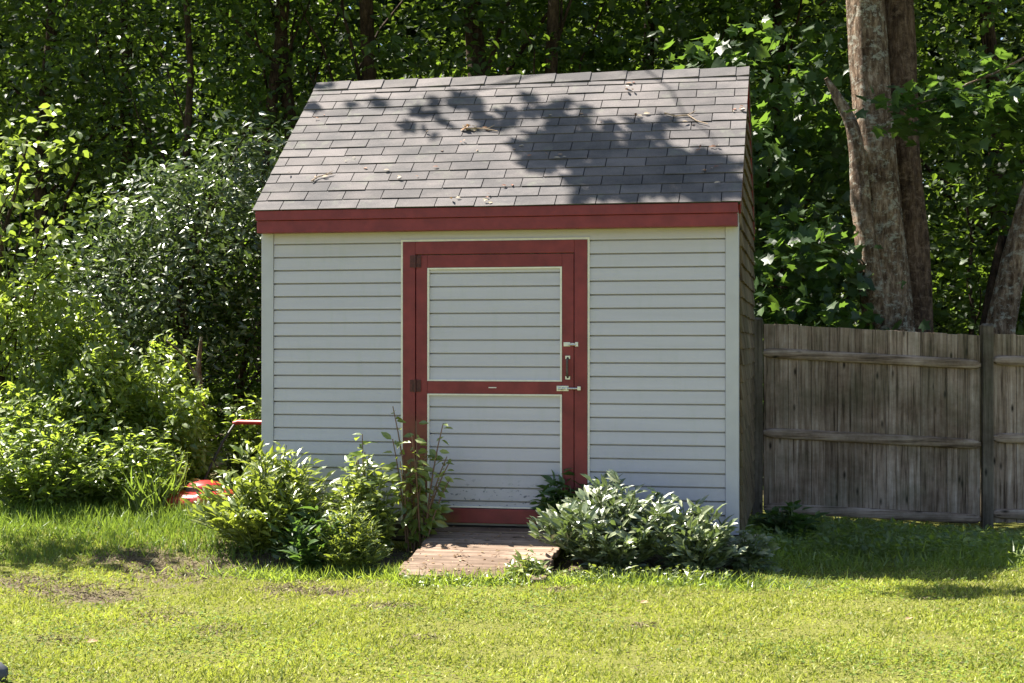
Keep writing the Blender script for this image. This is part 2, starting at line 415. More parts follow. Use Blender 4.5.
def dirt(x, y):
    x = np.asarray(x, float); d = np.zeros_like(x)
    for cx, cy, w, h in PW:
        q = np.sqrt(((x - cx) / w) ** 2 + ((y - cy) / (h * 3.0)) ** 2)
        q = q + .30 * np.sin(x * 23 + cy * 7) * np.sin(y * 17 + cx * 5) + .18 * np.sin(x * 51 + 2) * np.sin(y * 43)
        d = np.maximum(d, (.78 if cy > 9.0 else .42) * sm(1.25, .25, q))
    # bare strip at the foot of the ramp and under the shrubs
    q = np.sqrt(((x + .30) / .75) ** 2 + ((y - 10.15) / .32) ** 2); d = np.maximum(d, .8 * sm(1.15, .6, q))
    for cx, cy, w, h in ((-1.5,10.85,.85,.45),(.9,10.5,.85,.45)):
        q = np.sqrt(((x - cx) / w) ** 2 + ((y - cy) / h) ** 2); d = np.maximum(d, sm(1.1, .7, q))
    d = np.maximum(d, sm(15.0, 16.5, y) * .9)
    return d
def axis_pts(a, b, st, far):
    core = np.arange(a, b + 1e-6, st); g = st * np.cumprod(np.full(30, 1.28))
    e = np.cumsum(g); e = e[e < far]
    return np.concatenate([a - e[::-1], core, b + e])
gx = axis_pts(-6, 7, .06, 260); gy = axis_pts(5.5, 15, .06, 260)
xx, yy = np.meshgrid(gx, gy); zz = gz(xx, yy)
g = G(); nx, ny = len(gx), len(gy)
ii = (np.arange(ny - 1)[:, None] * nx + np.arange(nx - 1)[None]).ravel()
g.add(np.stack([xx, yy, zz], -1).reshape(-1, 3), np.stack([ii, ii + 1, ii + nx + 1, ii + nx], 1))
ground = g.build('ground', M['ground'], smooth=True); ground['kind'] = 'structure'
at_ = ground.data.attributes.new('dirt', 'FLOAT', 'POINT'); at_.data.foreach_set('value', dirt(xx, yy).ravel().astype(np.float32))

# ------------------------------------------------------------------ grass (uncountable)
def scatter(n, x0, x1, y0, y1, keep=None):
    # denser near the camera, trimmed to the seen wedge with a margin
    y = y0 + (y1 - y0) * rng.random(n) ** 1.15
    x = rng.uniform(x0, x1, n)
    k = np.abs(x) < y * .40 + .6
    x, y = x[k], y[k]
    if keep is not None:
        kk = rng.random(len(x)) < keep(x, y); x, y = x[kk], y[kk]
    return x, y
def blades(g, x, y, h, w, lean=.5, mi=0):
    n = len(x); P = np.stack([x, y, gz(x, y) - .004], 1)
    D = np.stack([rng.normal(0, lean, n), rng.normal(0, lean, n), np.ones(n)], 1)
    N = unit(n); N[:, 2] *= .2
    g.leaves(P, D, N, h, w, BLADE, mi)
RAMP = (-.72, .24, 10.2, 11.5)
def in_shed(x, y):
    lx = (x - SH0[0]) * U[0] + (y - SH0[1]) * U[1]; ly = (x - SH0[0]) * NB[0] + (y - SH0[1]) * NB[1]
    return (lx > -.03) & (lx < 3.69) & (ly > -.03) & (ly < 2.8)
def lawn_keep(x, y):
    d = dirt(x, y)
    n = .5 + .5 * np.sin(x * 2.3 + 1.1 * np.sin(y * 1.7)) * np.sin(y * 2.9 + x)
    k = (1 - .9 * np.clip(d * 1.2, 0, 1)) * (.72 + .28 * n)
    k = np.where((x > RAMP[0]) & (x < RAMP[1] + .05) & (y > RAMP[2] + .06) & (y < RAMP[3]), 0, k)
    k = np.where(in_shed(x, y), 0, k); k = np.where(y > 11.2, k * .5, k)
    return k
g = G()
x, y = scatter(300000, -5.2, 5.6, 6.2, 13.4, lawn_keep)
hh = rng.uniform(.012, .044, len(x)) * (1 + .5 * np.sin(x * 3.1 + np.sin(y * 5)) * np.sin(y * 4.7 + np.sin(x * 2))); ww = rng.uniform(.005, .0125, len(x))
blades(g, x, y, hh, ww, .75)
x, y = scatter(60000, -5.2, 5.6, 6.2, 11.6, lambda x, y: lawn_keep(x, y) * sm(-.35, .5, np.sin(x * 1.7 + 2 * np.sin(y * .9)) * np.sin(y * 2.1 + x * .6 + 1)))
n = len(x); P = np.stack([x, y, gz(x, y) + rng.uniform(.008, .034, n)], 1); D = unit(n); D[:, 2] *= .25; N = unit(n) * .55 + np.array([0, 0, 1]); L = rng.uniform(.012, .026, n)
g.leaves(P, D, N, L, L * .85, CHEAP, 1)
x, y = scatter(16000, -5.2, 5.6, 6.2, 11.4, lambda x, y: lawn_keep(x, y) * sm(.1, .6, np.sin(x * 2.9 + y) * np.sin(y * 3.7 - x)))
blades(g, x, y, rng.uniform(.04, .085, len(x)), rng.uniform(.004, .009, len(x)), .6)
tag(g.build('lawn_grass', [M['grass'], M['clover']]), 'short sunlit yellow green lawn grass in front of the shed', 'grass', kind='stuff')

def tall_keep(x, y):
    bank = sm(-1.5, -2.2, x) * sm(10.55, 11.0, y + .12 * np.sin(x * 3)) * sm(14.5, 13.5, y)
    return np.where(in_shed(x, y), 0, bank)
g = G()
x, y = scatter(42000, -5.6, -1.3, 10.3, 14.2, tall_keep)
blades(g, x, y, rng.uniform(.03, .17, len(x)) * (.5 + .5 * sm(10.6, 12, y)), rng.uniform(.006, .012, len(x)), .42)
n = 450; x = X(196, 11.7) + rng.normal(0, .16, n); y = 11.75 + rng.normal(0, .14, n); blades(g, x, y, rng.uniform(.10, .25, n), rng.uniform(.006, .012, n), .5)
tag(g.build('tall_grass', M['tall_grass']), 'long uncut grass on the bank left of the shed around the mower', 'grass', kind='stuff')

g = G()
def strip_keep(x, y):
    k = sm(10.55, 10.95, y + .1 * np.sin(x * 4) + .05 * np.sin(x * 11)) * sm(1.4, 1.8, x) * sm(13.6, 13.3, y)
    return k
x, y = scatter(34000, 1.2, 5.6, 10.5, 13.6, strip_keep)
blades(g, x, y, rng.uniform(.04, .18, len(x)) * (.45 + .55 * sm(10.6, 11.2, y)) * (1 - .6 * sm(12.6, 13.3, y)), rng.uniform(.006, .013, len(x)), .55)
for bx_, by_, wx_, n_ in ((1.0, 9.93, .95, 1500), (-1.45, 10.33, .75, 1300), (-.25, 10.02, .5, 600), (-.80, 10.3, .10, 420), (-.55, 10.06, .22, 420), (-.1, 10.0, .3, 300), (3.4, 10.65, 1.8, 900)):
    x = bx_ + rng.normal(0, wx_ * .55, n_); y = by_ + rng.normal(0, .09, n_); blades(g, x, y, rng.uniform(.03, .13, n_), rng.uniform(.005, .011, n_), .8)
n = 2600; x, y = scatter(9000, 1.5, 5.6, 11.0, 13.55, strip_keep)
n = len(x); P = np.stack([x, y, gz(x, y) + rng.uniform(.02, .14, n) * (1 - .6 * sm(12.6, 13.3, y))], 1); D = unit(n); D[:, 2] = np.abs(D[:, 2]) * .4
N = unit(n) * .5 + np.array([0, -.2, 1]); L = rng.uniform(.03, .075, n)
g.leaves(P, D, N, L, L * .6, OVATE)
n = 420; x = rng.uniform(1.7, 5.4, n); y = 10.62 + .1 * np.sin(x * 4) + rng.normal(0, .10, n); P = np.stack([x, y, gz(x, y) + rng.uniform(.05, .13, n)], 1)
D = unit(n); D[:, 2] = rng.uniform(-.5, .5, n); g.leaves(P, D, unit(n) * .4 + np.array([0, 0, 1]), rng.uniform(.06, .13, n), .011, BLADE)
tag(g.build('weedy_ground_cover', M['weed_leaf']), 'weeds and long grass growing along the foot of the wooden fence', 'ground cover', kind='stuff')

g = G()
xs = []; ys = []
for cx, cy, w, h in PW:
    k = int(380 * w * h * 20) + 50
    xs.append(cx + rng.normal(0, w * .55, k)); ys.append(cy + rng.normal(0, h * 1.5, k))
x = np.concatenate(xs); y = np.concatenate(ys); k = dirt(x, y) > .25; x, y = x[k], y[k]; n = len(x)
P = np.stack([x, y, gz(x, y) + rng.uniform(0, .012, n)], 1); D = unit(n); D[:, 2] = np.abs(D[:, 2]) * .35
g.leaves(P, D, unit(n), rng.uniform(.015, .05, n), rng.uniform(.003, .009, n), BLADE)
x, y = scatter(9000, -5, 5, 6.3, 11, lambda x, y: np.full_like(x, .5)); n = len(x)
P = np.stack([x, y, gz(x, y) + rng.uniform(.008, .03, n)], 1); D = unit(n); D[:, 2] *= .2
g.leaves(P, D, unit(n), rng.uniform(.02, .05, n), rng.uniform(.003, .006, n), BLADE)
tag(g.build('dead_thatch', M['thatch']), 'brown dead thatch and soil crumbs on the bare lawn patches', 'thatch', kind='stuff')

# ------------------------------------------------------------------ the shed (local frame: x along the front, y backwards)
W, DP, FL = 3.66, 2.76, .235
EY, EZ, RY, RZ = -.15, 2.64, 1.38, 3.87
SA = math.atan2(RZ - EZ, RY - EY); SL = math.hypot(RZ - EZ, RY - EY)
shed = thing('garden_shed', 'pale sided garden shed with red trimmed door and grey shingle roof', 'shed', tuple(SH0), -TH)
COURSE = .1012
def siding(g, x0, x1, z0, z1, zref, yb, proj=.016, deep=.018):
    k0 = math.floor((z0 - zref) / COURSE); k1 = math.ceil((z1 - zref) / COURSE)
    prof = []
    for k in range(k0, k1):
        zb = zref + k * COURSE; zt = zb + COURSE
        for y_, z_ in ((yb + deep, zb), (yb - proj, zb + .0005), (yb - proj, zb + .004), (yb - proj * .75, zb + COURSE * .5), (yb - proj * .55, zt - .0110), (yb + deep, zt - .0105)):
            if z0 - 1e-6 <= z_ <= z1 + 1e-6: prof.append((y_, z_))
    prof = [(prof[0][0], z0)] + prof + [(prof[-1][0], z1)]
    nseg = 1
    v = [(x0, y_, z_) for y_, z_ in prof] + [(x1, y_, z_) for y_, z_ in prof]; n = len(prof)
    g.add(v, [(i, n + i, n + i + 1, i + 1) for i in range(n - 1)])
DX0, DX1, DZT, DZB = 1.1325, 2.551, 2.385, .262          # outside of the door casing
ZR = 2.281
g = G(); siding(g, .094, DX0 - .016, FL, 2.50, ZR, -.006); siding(g, DX1 + .016, W - .094, FL, 2.50, ZR, -.006)
siding(g, DX0 - .016, DX1 + .016, DZT + .016, 2.50, ZR, -.006)
g.box(.0, W, .022, .09, FL, 2.69)
g.build('front_wall', M['siding'], shed)
for x0 in (-.004, W - .092):
    g = G(); g.box(x0, x0 + .096, -.030, -.001, FL - .02, 2.50); g.box(x0 if x0 < 0 else x0 + .091, x0 + .005 if x0 < 0 else x0 + .096, -.001, .07, FL - .02, 2.50)
    g.build('corner_trim', M['white_trim'], shed, bevel=.004)
# gable walls clad in brown wood shingles with lapped butts
def roof_z(y): return EZ + (y - EY) * (RZ - EZ) / (RY - EY) if y <= RY else RZ - (y - RY) * (RZ - EZ) / (RY - EY)
for side in (0, 1):
    g = G()
    xo = W if side else 0; sg = 1 if side else -1
    v = [(xo - sg * .09, .092, FL), (xo - sg * .09, DP, FL), (xo - sg * .09, DP, roof_z(DP) - .045), (xo - sg * .09, RY, RZ - .045), (xo - sg * .09, .092, roof_z(.092) - .045)]
    v += [(xo - sg * .002, b, c) for a, b, c in v]
    g.add(v, [(0, 1, 2, 3, 4), (9, 8, 7, 6, 5)]); g.add(v, [(0, 5, 6, 1), (1, 6, 7, 2), (2, 7, 8, 3), (3, 8, 9, 4), (4, 9, 5, 0)])
    rs = np.random.default_rng(5 + side)
    zz_ = FL - .03; row = 0
    while zz_ < RZ - .15:
        y_ = .074 - rs.uniform(0, .1)
        while y_ < DP:
            wd = rs.uniform(.09, .19); ya, yb = max(y_, .074), min(y_ + wd - .006, DP)
            zt = zz_ + .16
            if yb - ya > .02 and zt < min(roof_z(ya), roof_z(yb)) - .06:
                o1, o2 = sg * .030, sg * .006
                zj = zz_ - rs.uniform(0, .012)
                g.hexa([(xo, ya, zj), (xo + o1, ya, zj), (xo + o1, yb, zj), (xo, yb, zj), (xo, ya, zt), (xo + o2, ya, zt), (xo + o2, yb, zt), (xo, yb, zt)])
            y_ += wd
        zz_ += .125; row += 1
    g.build('gable_wall', M['side_wood'], shed)
g = G(); g.box(.0, W, DP - .09, DP, FL, roof_z(DP) - .09); g.build('back_wall', M['side_wood'], shed)
g = G()
for x0 in (.02, 1.2, 2.4, 3.5): g.box(x0, x0 + .14, -.0, DP, .05, FL - .022)
g.box(0, W, .002, .05, FL - .12, FL - .004); g.build('foundation', M['skid'], shed)
# red eave boards: the upper one stands further out, the lower one is set back
g = G(); g.box(-.008, W + .004, -.150, -.112, 2.556, 2.630); g.box(0, W, -.111, .021, 2.585, 2.62); g.build('fascia_board', M['red'], shed, bevel=.003)
g = G(); g.box(-.002, W - .002, -.136, -.02, 2.462, 2.554); g.build('frieze_board', M['red'], shed, bevel=.003)
# roof
g = G()
def slope_pt(x, s, h, back=False):
    y = EY + s * math.cos(SA) - h * math.sin(SA); z = EZ + s * math.sin(SA) + h * math.cos(SA)
    if back: y = 2 * RY - y
    return (x, y, z)
for back in (False, True):
    q = [slope_pt(-.022, 0, -.03, back), slope_pt(W + .022, 0, -.03, back), slope_pt(W + .022, SL - (0 if not back else .0), -.03, back), slope_pt(-.022, SL, -.03, back)]
    q2 = [slope_pt(-.022, 0, -.004, back), slope_pt(W + .022, 0, -.004, back), slope_pt(W + .022, SL, -.004, back), slope_pt(-.022, SL, -.004, back)]
    q = [(a, b + (-.001 if not back else .001) * (i > 1), c) for i, (a, b, c) in enumerate(q)]
    g.hexa(q + q2)
roof = g.build('roof', M['felt'], shed)
g = G(); rs = np.random.default_rng(3); EXP = .127; TAB = .3048
for back in (False, True):
    row = 0; s0 = -.012
    while s0 < SL - .03:
        s1 = min(s0 + EXP + .008, SL - .002)
        x0 = -.028 - (row % 2) * TAB * .5 - (.06 if back else .08) + rs.uniform(-.006, .006) + row * .003
        while x0 < W + .03:
            a, b = max(x0 + .0035, -.028), min(x0 + TAB - .0035, W + .028)
            if b - a > .015:
                l = rs.uniform(-.003, .003); h0 = .0075 + rs.uniform(-.001, .0045) * (rs.random() < .35); h1 = .0015
                sa, sb = s0 + l + rs.uniform(-.003, .003), s0 + l + rs.uniform(-.003, .003)
                P_ = lambda x, s, h: slope_pt(x, s, h, back)
                g.hexa([P_(a, sa, h0 - .006), P_(b, sb, h0 - .006), P_(b, s1, h1 - .003), P_(a, s1, h1 - .003), P_(a, sa, h0), P_(b, sb, h0), P_(b, s1, h1), P_(a, s1, h1)])
            x0 += TAB
        s0 += EXP; row += 1
g.build('shingles', M['shingle'], roof)
g = G(); x0 = -.03; k = 0
while x0 < W + .02:
    x1 = min(x0 + .31, W + .03); r = .13; z0 = .014 + .006
    for back in (False, True):
        a = [slope_pt(x0, SL - r, .004, back), slope_pt(x1, SL - r, .004, back), slope_pt(x1, SL, .008, back), slope_pt(x0, SL, .008, back)]
        b = [slope_pt(x0, SL - r, .011, back), slope_pt(x1, SL - r, .020, back), slope_pt(x1, SL, .024, back), slope_pt(x0, SL, .014, back)]
        f_ = lambda p: (p[0], min(p[1], RY - .0008) if not back else max(p[1], RY + .0008), p[2])
        g.hexa([f_(p) for p in a + b])
    x0 += .30
g.build('ridge_cap', M['shingle'], roof)
for side in (0, 1):
    g = G()
    xa, xb = (W + .004, W + .020) if side else (-.020, -.004)
    for back in (False, True):
        q = [slope_pt(xa, .03, -.13, back), slope_pt(xb, .03, -.13, back), slope_pt(xb, SL - .0, -.13, back), slope_pt(xa, SL - .0, -.13, back)]
        q2 = [slope_pt(xa, .0, -.034, back), slope_pt(xb, .0, -.034, back), slope_pt(xb, SL, -.034, back), slope_pt(xa, SL, -.034, back)]
        cl = lambda p: (p[0], min(p[1], RY - .0006) if not back else max(p[1], RY + .0006), p[2])
        g.hexa([cl(p) for p in q + q2])
    g.build('rake_board', M['red'], shed)
# door casing, pale channel round it
CW = .097
g = G()
g.box(DX0, DX0 + CW, -.036, .0, DZB, DZT); g.box(DX1 - CW, DX1, -.036, .0, DZB, DZT)
g.box(DX0 + CW + .001, DX1 - CW - .001, -.036, .0, DZT - CW, DZT)
casing = g.build('door_frame', M['red_rot'], shed, bevel=.003)
g = G()
g.box(DX0 - .016, DX0 - .001, -.030, .0, DZB, DZT + .016); g.box(DX1 + .001, DX1 + .016, -.030, .0, DZB, DZT + .016)
g.box(DX0 - .0005, DX1 + .0005, -.030, .0, DZT + .001, DZT + .016)
g.build('channel_trim', M['channel'], casing)
# door leaf: stiles and rails with sided panels
OX0, OX1, OZ1, OZ0 = DX0 + CW + .006, DX1 - CW - .006, DZT - CW - .006, DZB + .11
ST = .088
MR0, MR1 = 1.232, 1.326
g = G()
g.box(OX0, OX0 + ST, -.030, .0, OZ0, OZ1); g.box(OX1 - ST, OX1, -.030, .0, OZ0, OZ1)
g.box(OX0 + ST + .001, OX1 - ST - .001, -.030, .0, OZ1 - .095, OZ1)
g.box(OX0 + ST + .001, OX1 - ST - .001, -.030, .0, MR0, MR1)
door = g.build('door', M['red_rot'], shed, bevel=.0025)
PX0, PX1 = OX0 + ST + .001, OX1 - ST - .001
for z0, z1, mt in ((MR1, OZ1 - .096, 'siding'), (OZ0, MR0, 'door_siding')):
    g = G(); siding(g, PX0 + .014, PX1 - .014, z0 + .012, z1 - .012, ZR - .032, -.006, .013)
    g.build('sided_panel', M[mt], door)
    g = G(); g.box(PX0, PX0 + .014, -.033, -.001, z0 + .001, z1 - .001); g.box(PX1 - .014, PX1, -.033, -.001, z0 + .001, z1 - .001)
    g.box(PX0 + .0145, PX1 - .0145, -.033, -.001, z1 - .013, z1 - .001); g.box(PX0 + .0145, PX1 - .0145, -.033, -.001, z0 + .001, z0 + .013)
    g.build('panel_channel', M['channel'], door)
g = G(); g.box(DX0 + CW + .002, DX1 - CW - .002, -.046, .0, DZB - .004, DZB + .105); g.build('threshold', M['red_rot'], shed, bevel=.004)
for zc in (2.235, 1.29, .52):
    g = G()
    xj = DX0 + CW + .003
    g.box(xj - .042, xj - .006, -.041, -.0355, zc - .045, zc + .045); g.box(xj + .006, xj + .042, -.038, -.0295, zc - .045, zc + .045)
    g.tube([(xj, -.045, zc - .05), (xj, -.045, zc + .05)], .0065, 8)
    for dz in (-.028, .028):
        for dx in (-.026, .026): g.tube([(xj + dx, -.041, zc + dz), (xj + dx, -.0445, zc + dz)], .005, 6)
    g.build('hinge', M['hinge'], door)
xs_ = OX1 - ST * .5
g = G(); zc = Zh(344.3, 11.15); xh = OX1 - ST + .012
g.box(xh, xh + .05, -.036, -.031, zc - .016, zc + .016); g.box(xh + .052, xh + .085, -.037, -.031, zc - .010, zc + .010)
g.box(OX1 + .012, OX1 + .035, -.043, -.037, zc - .017, zc + .017)
g.tube([(xh + .035, -.045, zc - .004), (OX1 + .02, -.045, zc - .004)], .006, 8)
g.build('hasp', M['steel'], door, bevel=.002)
g = G(); zc = Zh(367.5, 11.15)
g.box(xs_ - .016, xs_ + .016, -.038, -.031, zc + .062, zc + .09); g.box(xs_ - .016, xs_ + .016, -.038, -.031, zc - .09, zc - .062)
g.tube([(xs_, -.036, zc + .072), (xs_, -.062, zc + .06), (xs_, -.068, zc + .03), (xs_, -.068, zc - .03), (xs_, -.062, zc - .06), (xs_, -.036, zc - .072)], .009, 8)
g.build('handle', M['dark_metal'], door)
for z_ in (zc + .076, zc - .076):
    g = G(); g.box(xs_ - .018, xs_ + .018, -.0395, -.0385, z_ - .012, z_ + .012); g.build('handle_plate', M['steel'], door)
g = G(); zc = Zh(388.3, 11.15); x0 = X(554, 11.15)
lx = lambda px: (X(px, 11.15) - SH0[0]) / U[0]
g.box(OX1 - ST - .04, OX1 - ST + .05, -.036, -.031, zc - .02, zc + .02)
g.tube([(OX1 - ST - .035, -.043, zc), (OX1 + .03, -.043, zc)], .0075, 8); g.tube([(OX1 - ST + .0, -.043, zc), (OX1 - ST + .0, -.07, zc - .014)], .006, 6)
for dx in (-.03, .0, .035): g.box(OX1 - ST + dx - .006, OX1 - ST + dx + .006, -.053, -.036, zc - .012, zc + .012)
g.box(OX1 + .03, OX1 + .055, -.052, -.037, zc - .013, zc + .016)
g.build('sliding_bolt', M['steel'], door, bevel=.0015)
g = G(); g.box(1.80, 1.86, -.0335, -.031, 1.276, 1.283); g.build('paint_chip', M['channel'], door)

# ramp of worn planks
RL = 1.20
ramp_o = thing('wooden_ramp', 'worn brown plank ramp leading down from the shed door to the lawn', 'ramp', tuple(shed2w(1.42, 0, 0)), -TH)
g = G(); rs = np.random.default_rng(8)
nP = 8
for k in range(nP):
    a, b = -.055 - RL * k / nP, -.055 - RL * (k + 1) / nP + .010
    za = .232 - .185 * k / nP + .006 * rs.uniform(-1, 1); zb = .232 - .185 * (k + 1) / nP + .006 * rs.uniform(-1, 1)
    e0, e1 = rs.uniform(-.03, .03, 2)
    g.hexa([(e0, b, zb - .035), (1.0 + e1, b, zb - .035), (1.0 + e1, a, za - .035), (e0, a, za - .035), (e0, b, zb), (1.0 + e1, b, zb + rs.uniform(-.006, .006)), (1.0 + e1, a, za), (e0, a, za)])
g.build('planks', M['ramp_wood'], ramp_o, bevel=.004)
for xa in (.06, .84):
    g = G(); g.hexa([(xa, -RL, .0), (xa + .09, -RL, .0), (xa + .09, -.06, .0), (xa, -.06, .0), (xa, -RL, .006), (xa + .09, -RL, .006), (xa + .09, -.06, .185), (xa, -.06, .185)])
    g.build('stringer', M['skid'], ramp_o)
g = G(); n = 240
px = rng.uniform(-.02, .99, n); py = -rng.uniform(.08, RL, n); P = np.array([shed2w(1.42 + a, b, .232 + .185 * (b + .055) / RL + .004) for a, b in zip(px, py)])
D = unit(n); D[:, 2] *= .15; N = unit(n) * .35 + np.array([0, 0, 1]); L = rng.uniform(.015, .045, n)
g.leaves(P, D, N, L, L * .4, CHEAP)
tag(g.build('leaf_litter', M['dry_leaf']), 'dry brown leaf litter scattered over the plank ramp', 'leaf litter', kind='stuff')

# litter on the roof
def roof_w(lx_, s, h): 
    p = slope_pt(lx_, s, h); return shed2w(*p)
def roof_px(px, py):
    # where the view ray through a photograph pixel meets the front slope (local x, distance up the slope)
    d = np.array([(px - 512) / F, 1, (HZ - py) / F]); o = np.array([0, 0, EYE])
    dl = np.array([d @ U, d @ NB, d[2]]); ol = np.array([(o - SH0) @ U, (o - SH0) @ NB, o[2]])
    nrm = np.array([0, -math.sin(SA), math.cos(SA)]); p0 = np.array([0, EY, EZ])
    t = ((p0 - ol) @ nrm) / (dl @ nrm); q = ol + dl * t
    return q[0], (q[1] - EY) / math.cos(SA)
LIT = [(318,180),(347,161),(365,168),(403,178),(417,177),(443,154),(441,170),(464,144),(482,152),(490,131),(488,197),(484,203),(457,199),(508,186),
       (553,155),(560,158),(629,90),(631,85),(700,150),(712,147),(709,153),(690,125),(735,111),(741,110),(716,168),(715,186),(585,117),(320,118),(292,176),(640,116),(705,172),(668,119),(520,149),(530,158),(395,170),(425,132),(546,118),(600,125)]
g = G()
for (a, b) in LIT:
    lx_, s = roof_px(a, b)
    for _ in range(random.randint(1, 3)):
        P = roof_w(lx_ + random.uniform(-.04, .04), s + random.uniform(-.03, .03), .016)[None]
        D = U * random.uniform(-1, 1) + NB * random.uniform(-.6, .6); D = D[None] + np.array([[0, 0, .1]])
        N = (np.array([0, 0, 1.0]) - NB * .7)[None] + unit(1) * .3
        L = random.uniform(.022, .058); g.leaves(P, D, N, L, L * .5, OVATE)
tag(g.build('roof_leaf_litter', M['roof_leaf']), 'pale dry leaves and seeds scattered on the shingle roof', 'leaf litter', kind='stuff')
def twig(label, pts, r=.006):
    P = [roof_w(*roof_px(a, b), .02) for a, b in pts]
    base = Vector(P[0]); g = G(); L = [np.array(p) - P[0] for p in P]
    g.tube(L, np.linspace(r, r * .5, len(L)), 6, .15)
    k = len(L) // 2; g.tube([L[k], L[k] + U * .06 + NB * .03 + np.array([0, 0, .035])], [r * .6, r * .3], 5)
    tag(g.build('twig', M['twig'], loc=base), label, 'twig', 'fallen twigs on the roof')
twig('short forked twig near the lower left corner of the shingle roof', [(312,183),(318,179),(325,177),(333,176)])
twig('longest bare twig, curving across the upper right of the shingle roof', [(665,115),(676,118),(688,117),(697,123),(708,126)], .008)
twig('thin straight twig lying at the tree shadow in the middle of the roof', [(466,131),(476,130),(487,131),(498,133)], .007)
g = G()
for k in range(9):
    lx_, s = roof_px(463 + rng.uniform(0, 10), 129 + rng.uniform(-2, 3)); L = .06
    g.leaves(roof_w(lx_, s, .02)[None], unit(1) * np.array([1, 1, .2]), unit(1) * .5 + np.array([[0, -.5, 1]]), L, L * .7, OVATE)
o = g.build('dry_leaf_clump', M['dry_leaf']); tag(o, 'rust brown clump of dead leaves at the left end of the middle roof twig', 'leaf clump')

# ------------------------------------------------------------------ fence
fence = thing('board_fence', 'weathered grey brown board fence on posts running right from the shed', 'fence', (X(755, 13.62), 13.62, 0), math.radians(0.6))
FX0 = X(755, 13.62)
PANW = X(980, 13.66) - X(764, 13.62)
SLP = -.11 / PANW
def fpost(x, w, zb, zt):
    g = G(); g.box(x, x + w, -.045, .05, zb, zt)
    g.hexa([(x - .004, -.05, zt), (x + w + .004, -.05, zt), (x + w + .004, .054, zt), (x - .004, .054, zt), (x + .012, -.02, zt + .022), (x + w - .012, -.02, zt + .022), (x + w - .012, .025, zt + .022), (x + .012, .025, zt + .022)])
    g.build('post', M['post_wood'], fence, bevel=.006)
fpost(-.035, .10, -.05, 1.83)
x0 = .078
for pan in range(3):
    zt0 = (1.80, 1.70, 1.62)[pan]; zb0 = (.095, -.02, -.10)[pan]; sl = (SLP, SLP * .55, SLP * .5)[pan]
    g = G(); rs = np.random.default_rng(20 + pan); x_ = 0
    while x_ < PANW - .03:
        wd = min(rs.uniform(.092, .128), PANW - x_)
        a, b = x_ + .0012, x_ + wd - .0012; yo = rs.uniform(-.003, .004); dz = rs.uniform(-.008, .008)
        zt = lambda q: zt0 + sl * q + dz
        zb = lambda q: zb0 + sl * q + rs.uniform(-.012, .012)
        g.hexa([(x0 + a, yo, zb(a)), (x0 + b, yo, zb(b)), (x0 + b, yo + .018, zb(b)), (x0 + a, yo + .018, zb(a)), (x0 + a, yo, zt(a)), (x0 + b, yo, zt(b)), (x0 + b, yo + .018, zt(b)), (x0 + a, yo + .018, zt(a))])
        x_ += wd
    panel = g.build('fence_panel', M['fence_wood'], fence, bevel=.002)
    for hz in (.27, 1.00, 1.685) if pan == 0 else (.24, .95, 1.64):
        # half-round rail with tapered ends
        zc = lambda q: zt0 - hz + sl * q - .0
        n = 10; qs = np.array([-.004, .03, .08] + list(np.linspace(.3, PANW - .3, 5)) + [PANW - .08, PANW - .03, PANW + .004])
        rr = np.array([.018, .036, .045] + [.047] * 5 + [.045, .036, .018])
        g = G(); ring = []
        for q, r in zip(qs, rr):
            a = np.linspace(0, math.pi, 9)
            ring.append(np.stack([np.full(9, x0 + q), -.006 - .030 * np.abs(np.sin(a)) ** .55 * (r / .047), zc(q) + np.cos(a) * r], 1))
        v = np.concatenate(ring); f = [(i*9+j, i*9+j+1, (i+1)*9+j+1, (i+1)*9+j) for i in range(len(qs)-1) for j in range(8)]
        g.add(v, f); g.build('rail', M['rail_wood'], panel, smooth=True)
    x0 += PANW + .01
    fpost(x0, .100, -.25 - .1 * pan, (1.775, 1.69, 1.6)[pan]); x0 += .100 + .01

# ------------------------------------------------------------------ mower
MH = math.radians(-24)
mower = thing('lawn_mower', 'old red push lawn mower parked in long grass left of the shed', 'mower', (X(203, 12.25), 12.25, float(gz(X(203, 12.25), 12.25)) + .0), MH)
g = G()                                          # deck: a rounded shell, front towards -y
sec = []
for z_, k in ((.07, 1.0), (.10, 1.03), (.155, 1.0), (.185, .90), (.20, .66)):
    a = np.linspace(0, 2 * math.pi, 28, endpoint=False)
    sx = .24 * np.sign(np.cos(a)) * np.abs(np.cos(a)) ** .6; sy = .30 * np.sign(np.sin(a)) * np.abs(np.sin(a)) ** .7
    sec.append(np.stack([sx * k, sy * k, np.full(28, z_)], 1))
v = np.concatenate(sec + [np.array([[0, 0, .202]])])
f = [(i*28+j, i*28+(j+1) % 28, (i+1)*28+(j+1) % 28, (i+1)*28+j) for i in range(4) for j in range(28)]
g.add(v, f); g.add(v, [(4*28+j, 4*28+(j+1) % 28, 140) for j in range(28)])
deck = g.build('deck', M['mower_red'], mower, smooth=True)
g = G(); g.tube([(0, .02, .198), (0, .02, .222)], [.14, .13], 20); g.box(-.05, .05, -.165, -.11, .203, .235); g.build('engine', M['grey_plastic'], mower)
g = G(); g.tube([(0, .02, .218), (0, .02, .24), (0, .02, .265), (0, .02, .278)], [.155, .15, .115, .04], 20); g.build('engine_cover', M['mower_red'], mower, smooth=True)
